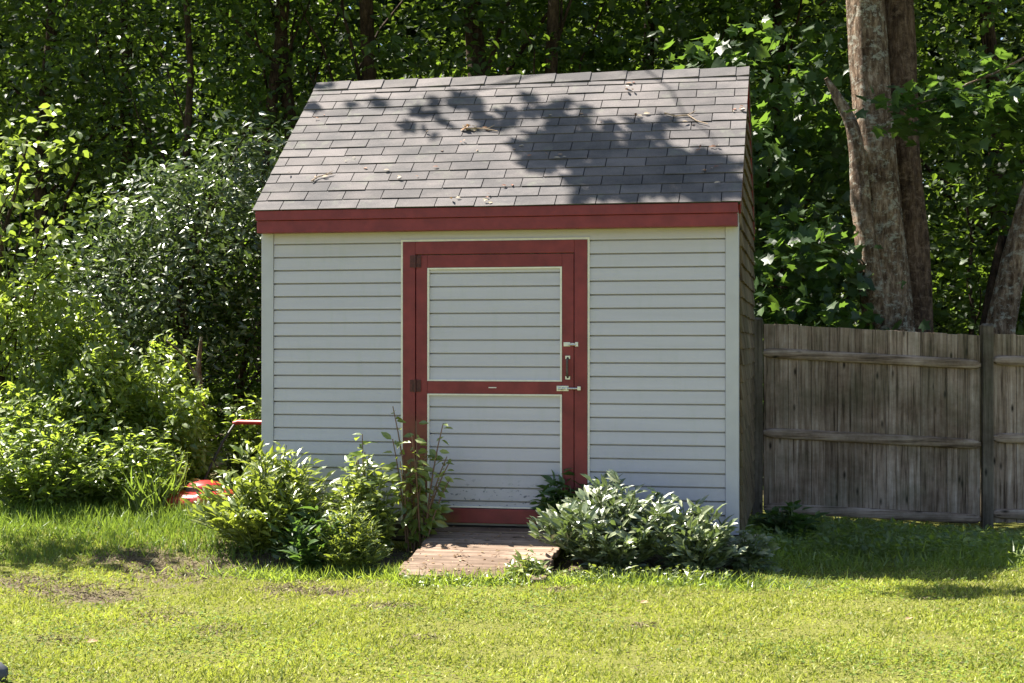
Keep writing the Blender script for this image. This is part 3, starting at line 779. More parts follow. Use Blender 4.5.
for sx in (-1, 1):
    for sy, r in ((-1, .09), (1, .11)):
        g = G(); a = np.linspace(0, 2 * math.pi, 21); cx, cy = sx * .275, sy * .235
        g.tube([(cx - .022 * sx, cy, r - .01), (cx - .018 * sx, cy, r - .01), (cx + .018 * sx, cy, r - .01), (cx + .022 * sx, cy, r - .01)], [r * .85, r, r, r * .85], 20)
        w_ = g.build('wheel', M['black'], mower)
        g = G(); g.tube([(cx + .021 * sx, cy, r - .01), (cx + .030 * sx, cy, r - .01)], [r * .5, r * .42], 14); g.build('hub', M['steel'], w_)
for sx in (-1, 1):
    g = G(); g.tube([(sx * .22, .24, .14), (sx * .225, .40, .33), (sx * .235, .62, .56), (sx * .24, .80, .70)], .012, 8); g.build('handle_bar', M['black'], mower, smooth=True)
g = G(); g.tube([(-.255, .795, .70), (-.22, .825, .715), (0, .83, .716), (.22, .825, .715), (.255, .795, .70)], .021, 10); g.build('grip', M['mower_red'], mower, smooth=True)

# ------------------------------------------------------------------ plants
def bush(name, label, cat, base, rx, ry, h, nst, mat, tpl, L, ar, nodes=7, fan=3, lo=.3, spread=.9, up=.55, droop=0., stem='stem', seed=0, group=None, lean=(0, 0), top=.35, face=.0):
    r = np.random.default_rng(seed)
    bx, by = base; bz = float(gz(bx, by))
    root = thing(name, label, cat, (bx, by, bz), 0, group)
    gs, gl = G(), G()
    Ps, Ds, Ns, Ls = [], [], [], []
    for i in range(nst):
        a = r.uniform(0, 2 * math.pi); q = math.sqrt(r.random())
        tx, ty = rx * q * math.cos(a), ry * q * math.sin(a)
        hh = h * (1 - (1 - top) * q ** 2.2) * r.uniform(.70, 1.12)
        b = np.array([tx * (1 - spread) + r.normal(0, .03), ty * (1 - spread) + r.normal(0, .03), -.03])
        t = np.array([tx + lean[0] * hh, ty + lean[1] * hh, hh])
        mid = b * .5 + t * .5 + np.array([-(t - b)[0] * .18, -(t - b)[1] * .18, hh * .10])
        s_ = np.linspace(0, 1, 6)[:, None]
        pts = (1 - s_) ** 2 * b + 2 * s_ * (1 - s_) * mid + s_ ** 2 * t
        gs.tube(pts, np.linspace(.006, .0025, 6) * (1 + h * .4), 5, 0, False)
        for k in range(nodes):
            w = lo + (1 - lo) * (k + r.random()) / nodes
            p = (1 - w) ** 2 * b + 2 * w * (1 - w) * mid + w ** 2 * t
            ang = r.uniform(0, 2 * math.pi)
            out = np.array([math.cos(ang), math.sin(ang), 0]) + np.array([tx / (rx + .01), ty / (ry + .01), 0]) * .8
            out /= np.linalg.norm(out) + 1e-6
            for j in range(fan):
                dj = out + np.array([-out[1], out[0], 0]) * (j - (fan - 1) / 2) * .75 + np.array([0, 0, up - droop * (1 - w) + r.normal(0, .25)])
                Ps.append(p + dj * L * .12 + r.normal(0, .012, 3)); Ds.append(dj + r.normal(0, .2, 3))
                nn = np.array([-.45 if face else 0, -face * .8, 1.0]) + r.normal(0, .38, 3) - dj * .15; Ns.append(nn)
                Ls.append(L * r.uniform(.6, 1.2) * (.75 if j != (fan - 1) // 2 else 1))
    Ls = np.array(Ls)
    gl.leaves(np.array(Ps), np.array(Ds), np.array(Ns), Ls, Ls * ar, tpl)
    if h > .07: gs.build('stems', M[stem], root)
    gl.build('foliage', M[mat], root)
    return root

def mound(name, label, cat, base, rx, ry, h, n, mat, tpl, L, ar, seed=0, group=None, lump=.40, stem='stem'):
    """a low dense plant: leaves hang in overlapping layers over a lumpy dome carried by arching stems"""
    r = np.random.default_rng(seed); bx, by = base; bz = float(gz(bx, by))
    root = thing(name, label, cat, (bx, by, bz), 0, group)
    nb = 26
    bd = unit(nb, r); bd[:, 2] = np.abs(bd[:, 2]); bw = r.uniform(.25, .5, nb)
    d = unit(n, r); d[:, 2] = np.abs(d[:, 2]) ** .8; d /= np.linalg.norm(d, axis=1)[:, None]
    dist = np.arccos(np.clip(d @ bd.T, -1, 1)); k = 1 - lump + lump * 1.5 * np.exp(-(dist / bw) ** 2).max(1)
    depth = 1 - np.abs(r.normal(0, .13, n)) - (r.random(n) < .12) * r.uniform(0, .4, n)
    P = d * np.array([rx, ry, h]) * (k * depth)[:, None]; P[:, 2] = np.maximum(P[:, 2], .03)
    out = d.copy(); out[:, 2] *= .3; D = out * .8 + unit(n, r) * .6 + np.array([0, 0, -.25])
    N = d * .5 + unit(n, r) * .45 + np.array([-.3, -.1, .6]); Ls = L * r.uniform(.55, 1.3, n)
    gl = G(); gl.leaves(P, D, N, Ls, Ls * ar, tpl)
    gs = G()
    for i in range(nb):
        e = bd[i] * np.array([rx, ry, h]) * r.uniform(1.0, 1.22) * np.array([.95, .95, 1])
        w = np.linspace(.62, 1, 11)[:, None]; m0 = e * np.array([.3, .3, .8]); Q = 2 * w * (1 - w) * m0 + w ** 2 * e; nq = len(Q)
        Dq = unit(nq, r); Dq[:, 2] = Dq[:, 2] * .4 - .1; Lq = L * r.uniform(.6, 1.15, nq)
        gl.leaves(Q + r.normal(0, .015, (nq, 3)), Dq, unit(nq, r) * .5 + np.array([-.3, -.2, .8]), Lq, Lq * ar, tpl); s_ = np.linspace(0, 1, 6)[:, None]; m = e * np.array([.3, .3, .8])
        b = np.array([r.normal(0, .08), r.normal(0, .08), -.03])
        gs.tube((1 - s_) ** 2 * b + 2 * s_ * (1 - s_) * m + s_ ** 2 * e, np.linspace(.008, .003, 6), 5, 0, False)
    gs.build('stems', M[stem], root); gl.build('foliage', M[mat], root); return root
def at(px, d): return (X(px, d), d)
# beside the door
bush('peony_bush', 'rounded glossy leaved bush against the siding left of the door', 'bush', at(266, 11.0), .58, .46, .72, 140, 'lime_leaf', LANCE, .12, .32, 9, 3, .08, .88, .8, .3, seed=1, top=.38, face=.5)
bush('leafy_bush', 'lower dark green leafy plant at the front of the left bush', 'bush', at(318, 10.62), .36, .24, .40, 70, 'weed_dark', LANCE, .14, .34, 7, 2, .05, .85, .5, .3, seed=2, top=.3, face=.4)
bush('feathery_shrub', 'fine leaved yellow green shrub at the lawn end of the left bush', 'shrub', at(350, 10.5), .27, .2, .46, 110, 'lime_leaf', LANCE, .07, .22, 13, 3, .05, .85, .7, .2, seed=3, top=.35, face=.4)
bush('broad_leaved_shrub', 'mid green shrub standing between the left bush and the ramp', 'shrub', at(366, 10.95), .30, .26, .70, 70, 'lime_leaf', LANCE, .11, .38, 9, 2, .1, .8, .4, .4, seed=4, top=.3, face=.5)
bush('climbing_weed', 'tall sprawling weed climbing the door frame below the left hinges', 'weed', at(414, 11.0), .30, .12, 1.14, 14, 'lime_leaf', OVATE, .10, .5, 16, 1, .12, .9, -.1, .5, 'brown_stem', seed=15, top=.62, face=.8)
bush('seedling', 'thin upright sprig with a reddish stem before the siding', 'sprig', at(362, 11.12), .08, .05, .88, 4, 'weed_leaf', OVATE, .10, .55, 7, 2, .6, .6, .2, .3, 'brown_stem', seed=6, top=.8, face=.6)
bush('shade_shrub', 'dark green shrub tucked between the right bush and the door frame', 'shrub', at(578, 11.0), .28, .12, .55, 34, 'weed_dark', LANCE, .14, .34, 8, 3, .3, .75, .4, .4, seed=7, top=.7)
bush('pale_leaved_bush', 'broad pale leaved bush against the siding right of the door', 'bush', at(613, 10.5), .58, .46, .58, 150, 'peony_leaf', LANCE, .118, .34, 9, 3, .05, .88, .85, .3, seed=8, top=.45, face=.75)
bush('end_bush', 'narrower leafy bush at the right corner of the shed', 'bush', at(692, 10.4), .30, .36, .47, 66, 'peony_leaf', LANCE, .13, .36, 8, 3, .05, .88, .85, .3, seed=9, top=.4, face=.75)
bush('broadleaf_weed', 'small sunlit broadleaf weed between the end bush and the shaded grass', 'weed', at(748, 10.6), .14, .14, .28, 20, 'peony_leaf', OVATE, .12, .5, 6, 2, .1, .8, .3, .3, seed=10, top=.4, face=.5)
bush('broadleaf_weed', 'shaded broadleaf weed in front of the left fence post', 'weed', at(790, 11.9), .24, .2, .32, 26, 'weed_dark', OVATE, .14, .6, 5, 2, .2, .7, .3, .3, seed=11, top=.5)
bush('low_weed', 'low weed clump at the right front corner of the ramp', 'weed', at(528, 10.08), .14, .10, .15, 34, 'lime_leaf', LANCE, .09, .3, 5, 2, .05, .5, .3, .2, seed=12, top=.3, face=.6)
bush('low_weed', 'low weed clump along the front edge of the ramp', 'weed', at(470, 9.98), .5, .10, .06, 45, 'lime_leaf', OVATE, .05, .55, 3, 2, .1, .05, .3, .2, seed=13, top=.9, face=.3)
bush('low_weed', 'low weedy fringe below the right bush at the lawn edge', 'weed', at(640, 10.02), .80, .18, .10, 110, 'lime_leaf', OVATE, .05, .45, 3, 2, .1, .2, .3, .2, seed=14, top=.4, face=.3)
# the rank growth left of the shed
mound('tall_weed', 'tall yellow green weeds at the far left edge below the vine', 'weed', at(18, 13.3), .95, .5, 2.1, 5200, 'vine_leaf', OVATE, .085, .55, seed=21)
mound('bramble_bush', 'highest arching weedy bush between the tall weeds and the glossy shrub', 'bush', at(112, 13.6), .80, .55, 1.72, 5200, 'weed_leaf', OVATE, .085, .52, seed=22, stem='brown_stem')
mound('weed_mound', 'sunny middle mound of weeds, lower than the bramble behind it', 'weed', at(72, 12.85), .72, .45, 1.30, 4600, 'weed_leaf', OVATE, .08, .5, seed=27)
mound('weed_mound', 'weed mound beside the bare sapling stem', 'weed', at(168, 13.0), .50, .40, 1.02, 2800, 'weed_leaf', OVATE, .085, .48, seed=28)
bush('nettle_clump', 'dense leafy weed clump at the left edge above the grass', 'weed', at(40, 12.15), .70, .42, .85, 140, 'weed_leaf', LANCE, .095, .38, 12, 2, .06, .9, .25, .5, seed=23, top=.35, face=.25)
bush('nettle_clump', 'leafy weed clump between the mower and the edge clump', 'weed', at(138, 12.3), .52, .40, .72, 120, 'weed_leaf', LANCE, .095, .4, 12, 2, .06, .9, .25, .5, seed=24, top=.3, face=.25)
bush('small_bush', 'small bright bush behind the mower handle', 'bush', at(248, 13.7), .38, .28, .92, 50, 'weed_leaf', OVATE, .10, .55, 11, 2, .2, .7, .3, .3, seed=25, top=.6, face=.4)
bush('grassy_weed', 'long arching grassy weed beside the red mower deck', 'weed', at(152, 12.0), .3, .22, .34, 50, 'tall_grass', BLADE, .22, .06, 2, 2, .1, .5, 1.2, 0, seed=26, top=.7)

# ------------------------------------------------------------------ trees
ROOF_SHADE = []                                     # roof areas that lie in tree shade: local x, s, half sizes
for px_, py_, a, b in ((585,150,.34,.30),(625,170,.36,.34),(600,128,.24,.16),(665,182,.38,.22),(715,190,.25,.16),(572,118,.2,.13),(640,125,.2,.14),(560,140,.2,.2),
                       (545,160,.10,.14),(345,103,.30,.08),(410,110,.28,.08),(455,105,.25,.08),(490,115,.2,.1),(500,125,.2,.12),(525,108,.18,.07),(722,104,.2,.07),(435,128,.22,.07),(712,165,.22,.06),(330,92,.2,.07),(610,190,.25,.12),(690,160,.14,.08),(650,192,.35,.10),(700,178,.3,.14),(670,160,.25,.14),(610,150,.3,.2),(725,175,.16,.12),(560,112,.22,.10),(540,140,.2,.12),(640,140,.3,.16),(735,165,.12,.14),(715,192,.3,.12),(640,182,.35,.16),(690,190,.3,.12),(730,195,.16,.1),(580,195,.2,.06)):
    lx_, s = roof_px(px_, py_); ROOF_SHADE.append((lx_, s, a, b))
def blocks(P):
    """True where a leaf at P would throw its shadow on the sunny lawn, the sunny roof or the sunny growth at the left"""
    t = P[:, 2] / SUN[2]; q = P - SUN[None] * t[:, None]
    t3 = (P[:, 2] - 3.0) / SUN[2]; w3 = P - SUN[None] * t3[:, None]; sa = (w3 - SH0) @ U; sb = (w3 - SH0) @ NB
    over = (sa > 0) & (sa < W) & (sb > -.1) & (sb < DP)
    lawn = ~over & (q[:, 1] < 11.35) & (q[:, 1] > 4) & (q[:, 0] > -4.6) & (q[:, 0] < 6.5)
    t1 = (P[:, 2] - 1.2) / SUN[2]; q1 = P - SUN[None] * t1[:, None]
    left = (q1[:, 0] > -6) & (q1[:, 0] < -1.5) & (q1[:, 1] > 10.6) & (q1[:, 1] < 15.7) & (P[:, 2] > 4.7)
    R = P - SH0; lp = np.stack([R @ U, R @ NB, R[:, 2]], 1)
    nrm = np.array([0, -math.sin(SA), math.cos(SA)]); den = SUNL @ nrm
    t2 = ((lp - np.array([0, EY, EZ])) @ nrm) / den; r = lp - SUNL[None] * t2[:, None]
    s = (r[:, 1] - EY) / math.cos(SA)
    onr = (r[:, 0] > -.1) & (r[:, 0] < W + .1) & (s > -.1) & (s < SL + .1) & (t2 > .3)
    tr = np.zeros(len(P), bool)
    for zt in np.arange(2.2, 6.0, .3):
        w = P - SUN[None] * ((P[:, 2] - zt) / SUN[2])[:, None]
        tr |= (P[:, 2] > zt + .2) & (np.abs(w[:, 0] - (3.92 + .12 * (3.5 - zt))) < .30) & (np.abs(w[:, 1] - 16.25) < .34) & (np.sin(zt * 9 + P[:, 0]) > -.55)
    t5 = (P[:, 2] - 4.3) / SUN[2]; q5 = P - SUN[None] * t5[:, None]
    tr |= (P[:, 2] > 5.5) & (np.abs(q5[:, 0] - 2.9) < .95) & (np.abs(q5[:, 1] - 17.1) < .7)
    left = left | tr
    insh = np.zeros(len(P), bool)
    for lx_, s0, a, b in ROOF_SHADE: insh |= ((r[:, 0] - lx_) / a) ** 2 + ((s - s0) / b) ** 2 < 1
    return lawn | left | (onr & ~insh)
E1 = np.cross(SUN, [0, 0, 1.0]); E1 /= np.linalg.norm(E1); E2 = np.cross(E1, SUN)
def shaft(P):
    """leaves of the high canopy that are missing, so that the sun reaches the wood below in patches"""
    a = P @ E1; b = P @ E2
    return (np.sin(a * 1.3 + 1.1 * np.sin(b * .9)) * np.sin(b * 1.5 + 1.4 * np.sin(a * .6) + .6) > .46) & (P[:, 2] > 4.6 + .8 * np.sin(a * 3.3))
def infront(P):
    """leaves that would hang into the view in front of the shed"""
    R = P - SH0; a = R @ U; b = R @ NB
    return (a > -.35) & (a < W + .25) & (b > -3) & (b < DP + .2) & (P[:, 2] < 5.2)

def clusters(gl, cen, nl, rad, L, ar, tpl, r, flat=.6, upn=.8, clip=True, face=.35):
    cen = np.asarray(cen); n = len(cen)
    P = np.repeat(cen, nl, 0) + r.normal(size=(n * nl, 3)) * np.array([rad, rad, rad * flat]) * .6
    if clip:
        k = ~(blocks(P) | infront(P) | shaft(P)); P = P[k]
    m = len(P); D = unit(m, r); D[:, 2] = D[:, 2] * .5 - .25
    N = unit(m, r) * .75 + np.array([-.2, -face, upn]); Ls = L * r.uniform(.6, 1.25, m)
    gl.leaves(P, D, N, Ls, Ls * ar, tpl)

def tree(name, label, cat, px, d, r0, top, crown, ncl, mat='tree_leaf', bark='bark_dark', tpl=OVATE, L=.11, ar=.6, nl=22, crad=.34, seed=0, leanx=0., group=None, nlimb=5, hollow=.25, base=None, shear=0., flat=.34):
    r = np.random.default_rng(seed)
    x0 = X(px, d) if base is None else base; bz = float(gz(x0, d))
    root = thing(name, label, cat, (x0, d, bz), 0, group)
    gt, gl = G(), G()
    hs = np.linspace(-.1, top, 9); wob = np.cumsum(r.normal(0, .075, (9, 2)), 0); wob -= wob[1]
    tp = np.stack([leanx * hs + wob[:, 0], wob[:, 1], hs], 1)
    rad = r0 * np.linspace(1.0, .35, 9); rad[0] *= 1.35
    gt.tube(tp, rad, 12, .06, True, flute=.08, seed=seed)
    cx, cy, cz, ra, rb, rc = crown
    u = unit(ncl, r) * (hollow + (1 - hollow) * r.random(ncl)[:, None] ** .5)
    cen = np.array([cx, cy, cz]) + u * np.array([ra, rb, rc])
    cen[:, 2] += shear * (cen[:, 0] - cx)
    cen[:, 2] = np.maximum(cen[:, 2], .25 + .3 * r.random(ncl))
    pick = r.choice(ncl, min(nlimb, ncl), replace=False)
    W0 = np.array([x0, d, bz])
    for i in pick:
        c = cen[i]
        if infront((c + W0)[None])[0] or blocks((c + W0)[None])[0]: continue
        hb = np.clip(c[2] * r.uniform(.45, .8), .6, top * .96); b = np.array([np.interp(hb, hs, tp[:, 0]), np.interp(hb, hs, tp[:, 1]), hb])
        m = (b + c) / 2 + np.array([0, 0, .15 * np.linalg.norm(c - b)]); s_ = np.linspace(0, 1, 7)[:, None]
        pts = (1 - s_) ** 2 * b + 2 * s_ * (1 - s_) * m + s_ ** 2 * c; pts[1:-1] += r.normal(0, .03, (5, 3))
        rr = max(.010, np.interp(hb, hs, rad) * .30); gt.tube(pts, np.linspace(rr, .006, 7), 6, .05, False)
    clusters_world = cen + W0
    # leaf positions are tested in world space, stored relative to the trunk foot
    gl2 = G(); clusters(gl2, clusters_world, nl, crad, L, ar, tpl, r, flat)
    for i in range(len(gl2.v)): gl2.v[i] = (gl2.v[i] - W0).astype(np.float32)
    gt.build('trunk', M[bark], root, smooth=True)
    if gl2.v: gl2.build('crown', M[mat], root)
    return root

WG = 'woodland trees behind the shed'
tree('woodland_tree', 'thin dark trunk showing above and left of the roof, left of its close neighbour', 'tree', 256, 18.6, .11, 9, (-.6,.9,5.6,2.0,1.2,3.2), 150, L=0.13, seed=31, group=WG)
tree('woodland_tree', 'dark trunk above the left end of the roof, right of its close neighbour', 'tree', 290, 18.9, .12, 10, (.5,1.0,6,2.0,1.2,3.4), 150, L=0.1, seed=32, group=WG)
tree('woodland_tree', 'stout brown trunk rising straight behind the middle of the roof ridge', 'tree', 476, 19.0, .19, 10, (0,.8,6.2,2.4,1.4,3.0), 170, L=0.15, seed=33, group=WG)
tree('woodland_tree', 'dim trunk to the right of the stout one behind the roof', 'tree', 546, 18.8, .12, 10, (.3,.1,6,2.3,1.3,3.2), 200, L=0.11, seed=34, group=WG)
tree('woodland_tree', 'dim trunk between the paired trunks and the stout one', 'tree', 366, 18.7, .14, 10, (-.2,.0,5.8,2.2,1.3,3.2), 200, L=0.14, seed=35, group=WG)
tree('woodland_tree', 'slender forked dark sapling trunk at the upper left', 'tree', 182, 18, .07, 7.5, (0,-.1,4.9,1.5,1.1,2.5), 170, L=0.09, seed=36, group=WG)
tree('woodland_tree', 'dark tree standing at the upper right edge behind the maple bough', 'tree', 1003, 20.5, .16, 10, (0,-.4,5.4,2.3,1.6,3.4), 240, L=0.13, seed=37, group=WG)
tree('woodland_tree', 'leafy tree at the top left corner', 'tree', 40, 19.5, .12, 9, (0,-.3,5.4,2.2,1.5,3.2), 230, L=0.12, seed=38, group=WG)
tree('woodland_tree', 'leafy tree above the glossy shrub left of the roof', 'tree', 130, 20.5, .12, 9, (0,-.3,5.2,2.1,1.4,3.3), 220, L=0.15, seed=39, group=WG)
tree('woodland_tree', 'leafy tree behind the right half of the roof ridge', 'tree', 660, 21, .13, 9, (0,-.4,5.2,2.3,1.5,3.2), 230, tpl=MAPLE, L=.13, ar=1.0, seed=40, group=WG)
tree('woodland_tree', 'leafy tree between the roof and the forked maple, back row', 'tree', 792, 20.5, .13, 9, (0,-.4,5.0,2.1,1.4,3.2), 230, tpl=MAPLE, L=.13, ar=1.0, seed=41, group=WG)
# understorey behind the fence
tree('maple_sapling', 'bright leaved maple sapling directly right of the roof', 'tree', 768, 17.2, .04, 3.8, (0,0,3.9,1.05,.7,1.6), 150, 'maple_leaf', tpl=MAPLE, L=.15, ar=1.0, nl=13, crad=.4, seed=42)
tree('understorey_bush', 'dark bush over the fence between shed and forked maple', 'bush', 800, 16.2, .05, 2.6, (0,0,1.9,.95,.7,1.2), 110, 'maple_leaf', tpl=MAPLE, L=.13, ar=1.0, nl=13, crad=.34, seed=43)
tree('understorey_bush', 'bush over the fence between the maple and the leaning trunk', 'bush', 962, 18.2, .05, 3.4, (0,0,2.2,.95,.8,1.7), 130, 'tree_leaf', tpl=OVATE, L=.11, nl=15, crad=.36, seed=44)
tree('understorey_bush', 'tall bush behind the leaning trunk at the right edge', 'bush', 1040, 18.6, .06, 4.5, (0,0,3.0,1.1,.8,2.0), 120, 'tree_leaf', tpl=MAPLE, L=.13, ar=1.0, nl=14, crad=.36, seed=45)
# shrubs left of the shed
tree('glossy_shrub', 'grey green glossy leaved shrub glinting in the sun left of the roof', 'shrub', 196, 14.9, .04, 2.4, (-.1,0,2.15,1.55,.6,1.25), 400, 'pale_leaf', tpl=OVATE, L=.095, ar=.42, nl=30, crad=.40, seed=46, nlimb=14, shear=.55, flat=.28)
tree('climbing_vine', 'bright yellow green vine sprays hanging at the left edge', 'vine', 22, 13.5, .035, 3.2, (.0,0,2.6,.85,.5,1.05), 44, 'vine_leaf', tpl=OVATE, L=.10, ar=.7, nl=14, crad=.22, seed=47, nlimb=9)
tree('dark_bush', 'dark shaded bush against the left side of the shed', 'bush', 232, 15.2, .05, 2.2, (0,0,1.4,.8,.6,1.4), 200, 'tree_leaf', tpl=OVATE, L=.085, nl=20, crad=.3, seed=48, nlimb=12)

# the forked maple behind the fence
r = np.random.default_rng(70)
md = 16.4
mx, mz = X(893, md), float(gz(X(893, md), md))
maple = thing('forked_maple', 'big forked maple with mottled grey bark behind the fence', 'tree', (mx, md, mz))
def mp_(px, py, dd=0.): return (X(px, md + dd) - mx, dd, Zh(py, md + dd) - mz)
g = G()
pts = [mp_(897, 520), mp_(893, 420), mp_(890, 330), mp_(886, 260), mp_(879, 190), mp_(873, 110), mp_(869, 50), mp_(865, 0), mp_(862, -80), mp_(858, -200), mp_(850, -380)]
g.bark(pts, [.36,.30,.27,.245,.235,.215,.205,.20,.19,.16,.10], amp=.075, seed=3)
g.build('trunk', M['bark'], maple, smooth=True)
g = G()
pts = [mp_(912, 520, .12), mp_(914, 420, .14), mp_(912, 330, .16), mp_(910, 260, .18), mp_(904, 190, .2), mp_(900, 110, .2), mp_(898, 50, .2), mp_(897, 0, .2), mp_(897, -80, .25), mp_(905, -220, .4), mp_(925, -380, .6)]
g.bark(pts, [.30,.26,.235,.22,.20,.19,.185,.18,.17,.14,.09], amp=.085, seed=8)
o = g.build('trunk', M['bark_brown'], maple, smooth=True); o['label'] = 'darker second stem on the right of the fork'
g = G()
pts = [mp_(880, 330, -.1), mp_(872, 285, -.17), mp_(866, 240, -.19), mp_(861, 205, -.2), mp_(858, 160, -.2), mp_(853, 128, -.2), mp_(845, 110, -.2), mp_(836, 95, -.22), mp_(826, 78, -.25)]
g.bark(pts, [.14,.135,.12,.11,.085,.07,.06,.05,.022], 20, 60, .16, seed=5)
o = g.build('dead_limb', M['bark'], maple, smooth=True); o['label'] = 'broken dead limb stub on the left of the fork'
# limbs reaching over the shed and the fence, high above the picture's upper edge
g = G()
def limb(a, b, r0, r1, sag=.5, n=9):
    a, b = np.array(a), np.array(b); s_ = np.linspace(0, 1, n)[:, None]; m = (a + b) / 2 + np.array([0, 0, sag])
    p = (1 - s_) ** 2 * a + 2 * s_ * (1 - s_) * m + s_ ** 2 * b; p[1:-1] += r.normal(0, .04, (n - 2, 3))
    g.tube(p, np.linspace(r0, r1, n), 9, .05, False); return p
MW = np.array([mx, md, mz])
cen = []; cenw = []
# shade on the right end of the roof and beyond: clumps up the sun ray from the shaded areas
for lx_, s, a, b in ROOF_SHADE:
    for k in range(max(2, int(a * b * 60))):
        q = roof_w(lx_ + a * r.uniform(-.75, .75), s + b * r.uniform(-.75, .75), 0)
        t = (r.uniform(7.6, 10.0) - q[2]) / SUN[2]; cenw.append(q + SUN * t)
n = 330
q = np.stack([r.uniform(1.75, 6.5, n), r.uniform(11.35, 14.2, n), np.zeros(n)], 1); q = q[q[:, 1] > 11.55 + .12 * np.sin(q[:, 0] * 3)]
hz = r.uniform(6.2, 9.5, len(q)); cenw += list(q + SUN[None] * (hz / SUN[2])[:, None])
q = np.stack([r.uniform(2.55, 3.5, 16), r.uniform(9.45, 9.75, 16), np.zeros(16)], 1); shade_patch = q + SUN[None] * (r.uniform(7.2, 7.8, 16) / SUN[2])[:, None]
cenw = np.array(cenw)
n = 260; u = unit(n, r) * (.3 + .7 * r.random(n)[:, None] ** .5)
cen_up = np.array([mx + .4, md + .6, 9.2]) + u * np.array([4.2, 3.6, 2.9])
cen_up = cen_up[cen_up[:, 2] > 6.4]
# the low bough with large leaves hanging across the trunk at the right
bough = []
for k in range(74):
    t = r.random(); px_ = 1060 - t * 175; py_ = 78 + (1 - abs(t - .5)) * 20 + r.normal(0, 17) + (t > .55) * 18 + (t < .35) * 10
    dd = 14.6 + r.uniform(-.35, .45); bough.append((X(px_, dd), dd, Zh(py_, dd)))
bough = np.array(bough)
P = np.repeat(cenw, 7, 0) + r.normal(size=(len(cenw) * 7, 3)) * .13
kk = ~infront(P); ok = np.ones(len(P), bool)
bl = blocks(P); P = P[kk & ~bl]
gl = G()
def put(P, L, upn=.9):
    m = len(P); D = unit(m, r); D[:, 2] = D[:, 2] * .4 - .3; N = unit(m, r) * .6 + np.array([0, 0, upn]); Ls = L * r.uniform(.65, 1.25, m)
    gl.leaves(P - MW, D, N, Ls, Ls, MAPLE)
put(P, .16)
put(np.repeat(shade_patch, 6, 0) + r.normal(size=(96, 3)) * .1, .14)
P = np.repeat(cen_up, 20, 0) + r.normal(size=(len(cen_up) * 20, 3)) * .38; P = P[~(blocks(P) | infront(P))]; put(P, .15)
P = np.repeat(bough, 7, 0) + r.normal(size=(len(bough) * 7, 3)) * np.array([.12, .12, .05]); put(P, .135)
limb(mp_(864, -100), np.array([-1.6, 14.0, 9.0]) - MW, .07, .010, .8)
limb(mp_(862, -110), np.array([-1.2, 14.6, 8.2]) - MW, .07, .012, .8)
limb(np.array([-1.6, 14.0, 9.0]) - MW, shade_patch.mean(0) - MW, .012, .005, .2)
limb(np.array([-1.6, 14.0, 9.0]) - MW, np.array([-3.6, 13.6, 8.2]) - MW, .018, .008, .15)
limb(mp_(900, -60, .2), np.array([X(1110, 14.6), 14.7, Zh(30, 14.6)]) - MW, .07, .02, .6)
limb(np.array([X(1110, 14.6), 14.7, Zh(30, 14.6)]) - MW, np.array([X(888, 14.5), 14.6, Zh(118, 14.5)]) - MW, .02, .006, .1)
limb(np.array([X(1110, 14.6), 14.7, Zh(30, 14.6)]) - MW, np.array([X(1050, 14.6), 14.6, Zh(110, 14.6)]) - MW, .02, .006, .1)
for i in range(0, len(cen_up), 26): limb(mp_(862 + r.uniform(0, 30), -120 - r.uniform(0, 150), .2), cen_up[i] - MW, .06, .01, .3)
g.build('limbs', M['bark'], maple, smooth=True)
gl.build('crown', M['maple_leaf'], maple)

# leaning trunk at the right edge
d = 16.2; bx, bz = X(992, d), float(gz(X(992, d), d))
lean = thing('leaning_tree', 'leaning bare trunk with a sunlit scar rising at the right edge', 'tree', (bx, d, bz))
lp_ = lambda px, py: (X(px, d) - bx, 0, Zh(py, d) - bz)
g = G(); g.bark([lp_(985, 530), lp_(992, 420), lp_(1000, 330), lp_(1009, 285), lp_(1020, 240), lp_(1036, 180), lp_(1060, 90), lp_(1090, -60)], [.20,.17,.15,.14,.135,.12,.10,.07], amp=.09, seed=2)
g.build('trunk', M['bark'], lean, smooth=True)
g = G(); g.tube([lp_(980, 530), (lp_(985, 420)[0], .12, lp_(985, 420)[2]), (lp_(990, 330)[0], .14, lp_(990, 330)[2]), (lp_(997, 285)[0], .14, lp_(997, 285)[2]), (lp_(1008, 235)[0], .16, lp_(1008, 235)[2])], [.12,.09,.075,.065,.05], 12, .05, flute=.06)
g.build('side_stem', M['bark_dark'], lean, smooth=True)
gl = G(); rr_ = np.random.default_rng(9); c = np.array([X(1085, d), d + .5, 6.6]) + unit(60, rr_) * np.array([1.6, 1.4, 1.4])
P = np.repeat(c, 16, 0) + rr_.normal(size=(960, 3)) * .3; P = P[~blocks(P)]; m = len(P)
gl.leaves(P - np.array([bx, d, bz]), unit(m, rr_) * np.array([1, 1, .5]), unit(m, rr_) * .6 + np.array([0, 0, .9]), .12, .12, MAPLE)
gl.build('crown', M['maple_leaf'], lean)
# dead sapling stem in the left growth
g = G(); d = 13.7; z0 = float(gz(X(203, d), d)); g.tube([(0, 0, -.05), (.0, 0, .4), (-.02, .0, .8), (-.05, .02, 1.15), (-.02, .02, 1.45)], [.045,.04,.035,.03,.012], 9, .1, flute=.1)
g.tube([(-.04, .02, 1.05), (-.22, 0, 1.32), (-.34, -.02, 1.42)], [.018, .012, .005], 6, .1)
tag(g.build('dead_sapling', M['bark'], loc=(X(203, d), d, z0), smooth=True), 'bare broken sapling stem in front of the dark bush', 'sapling')
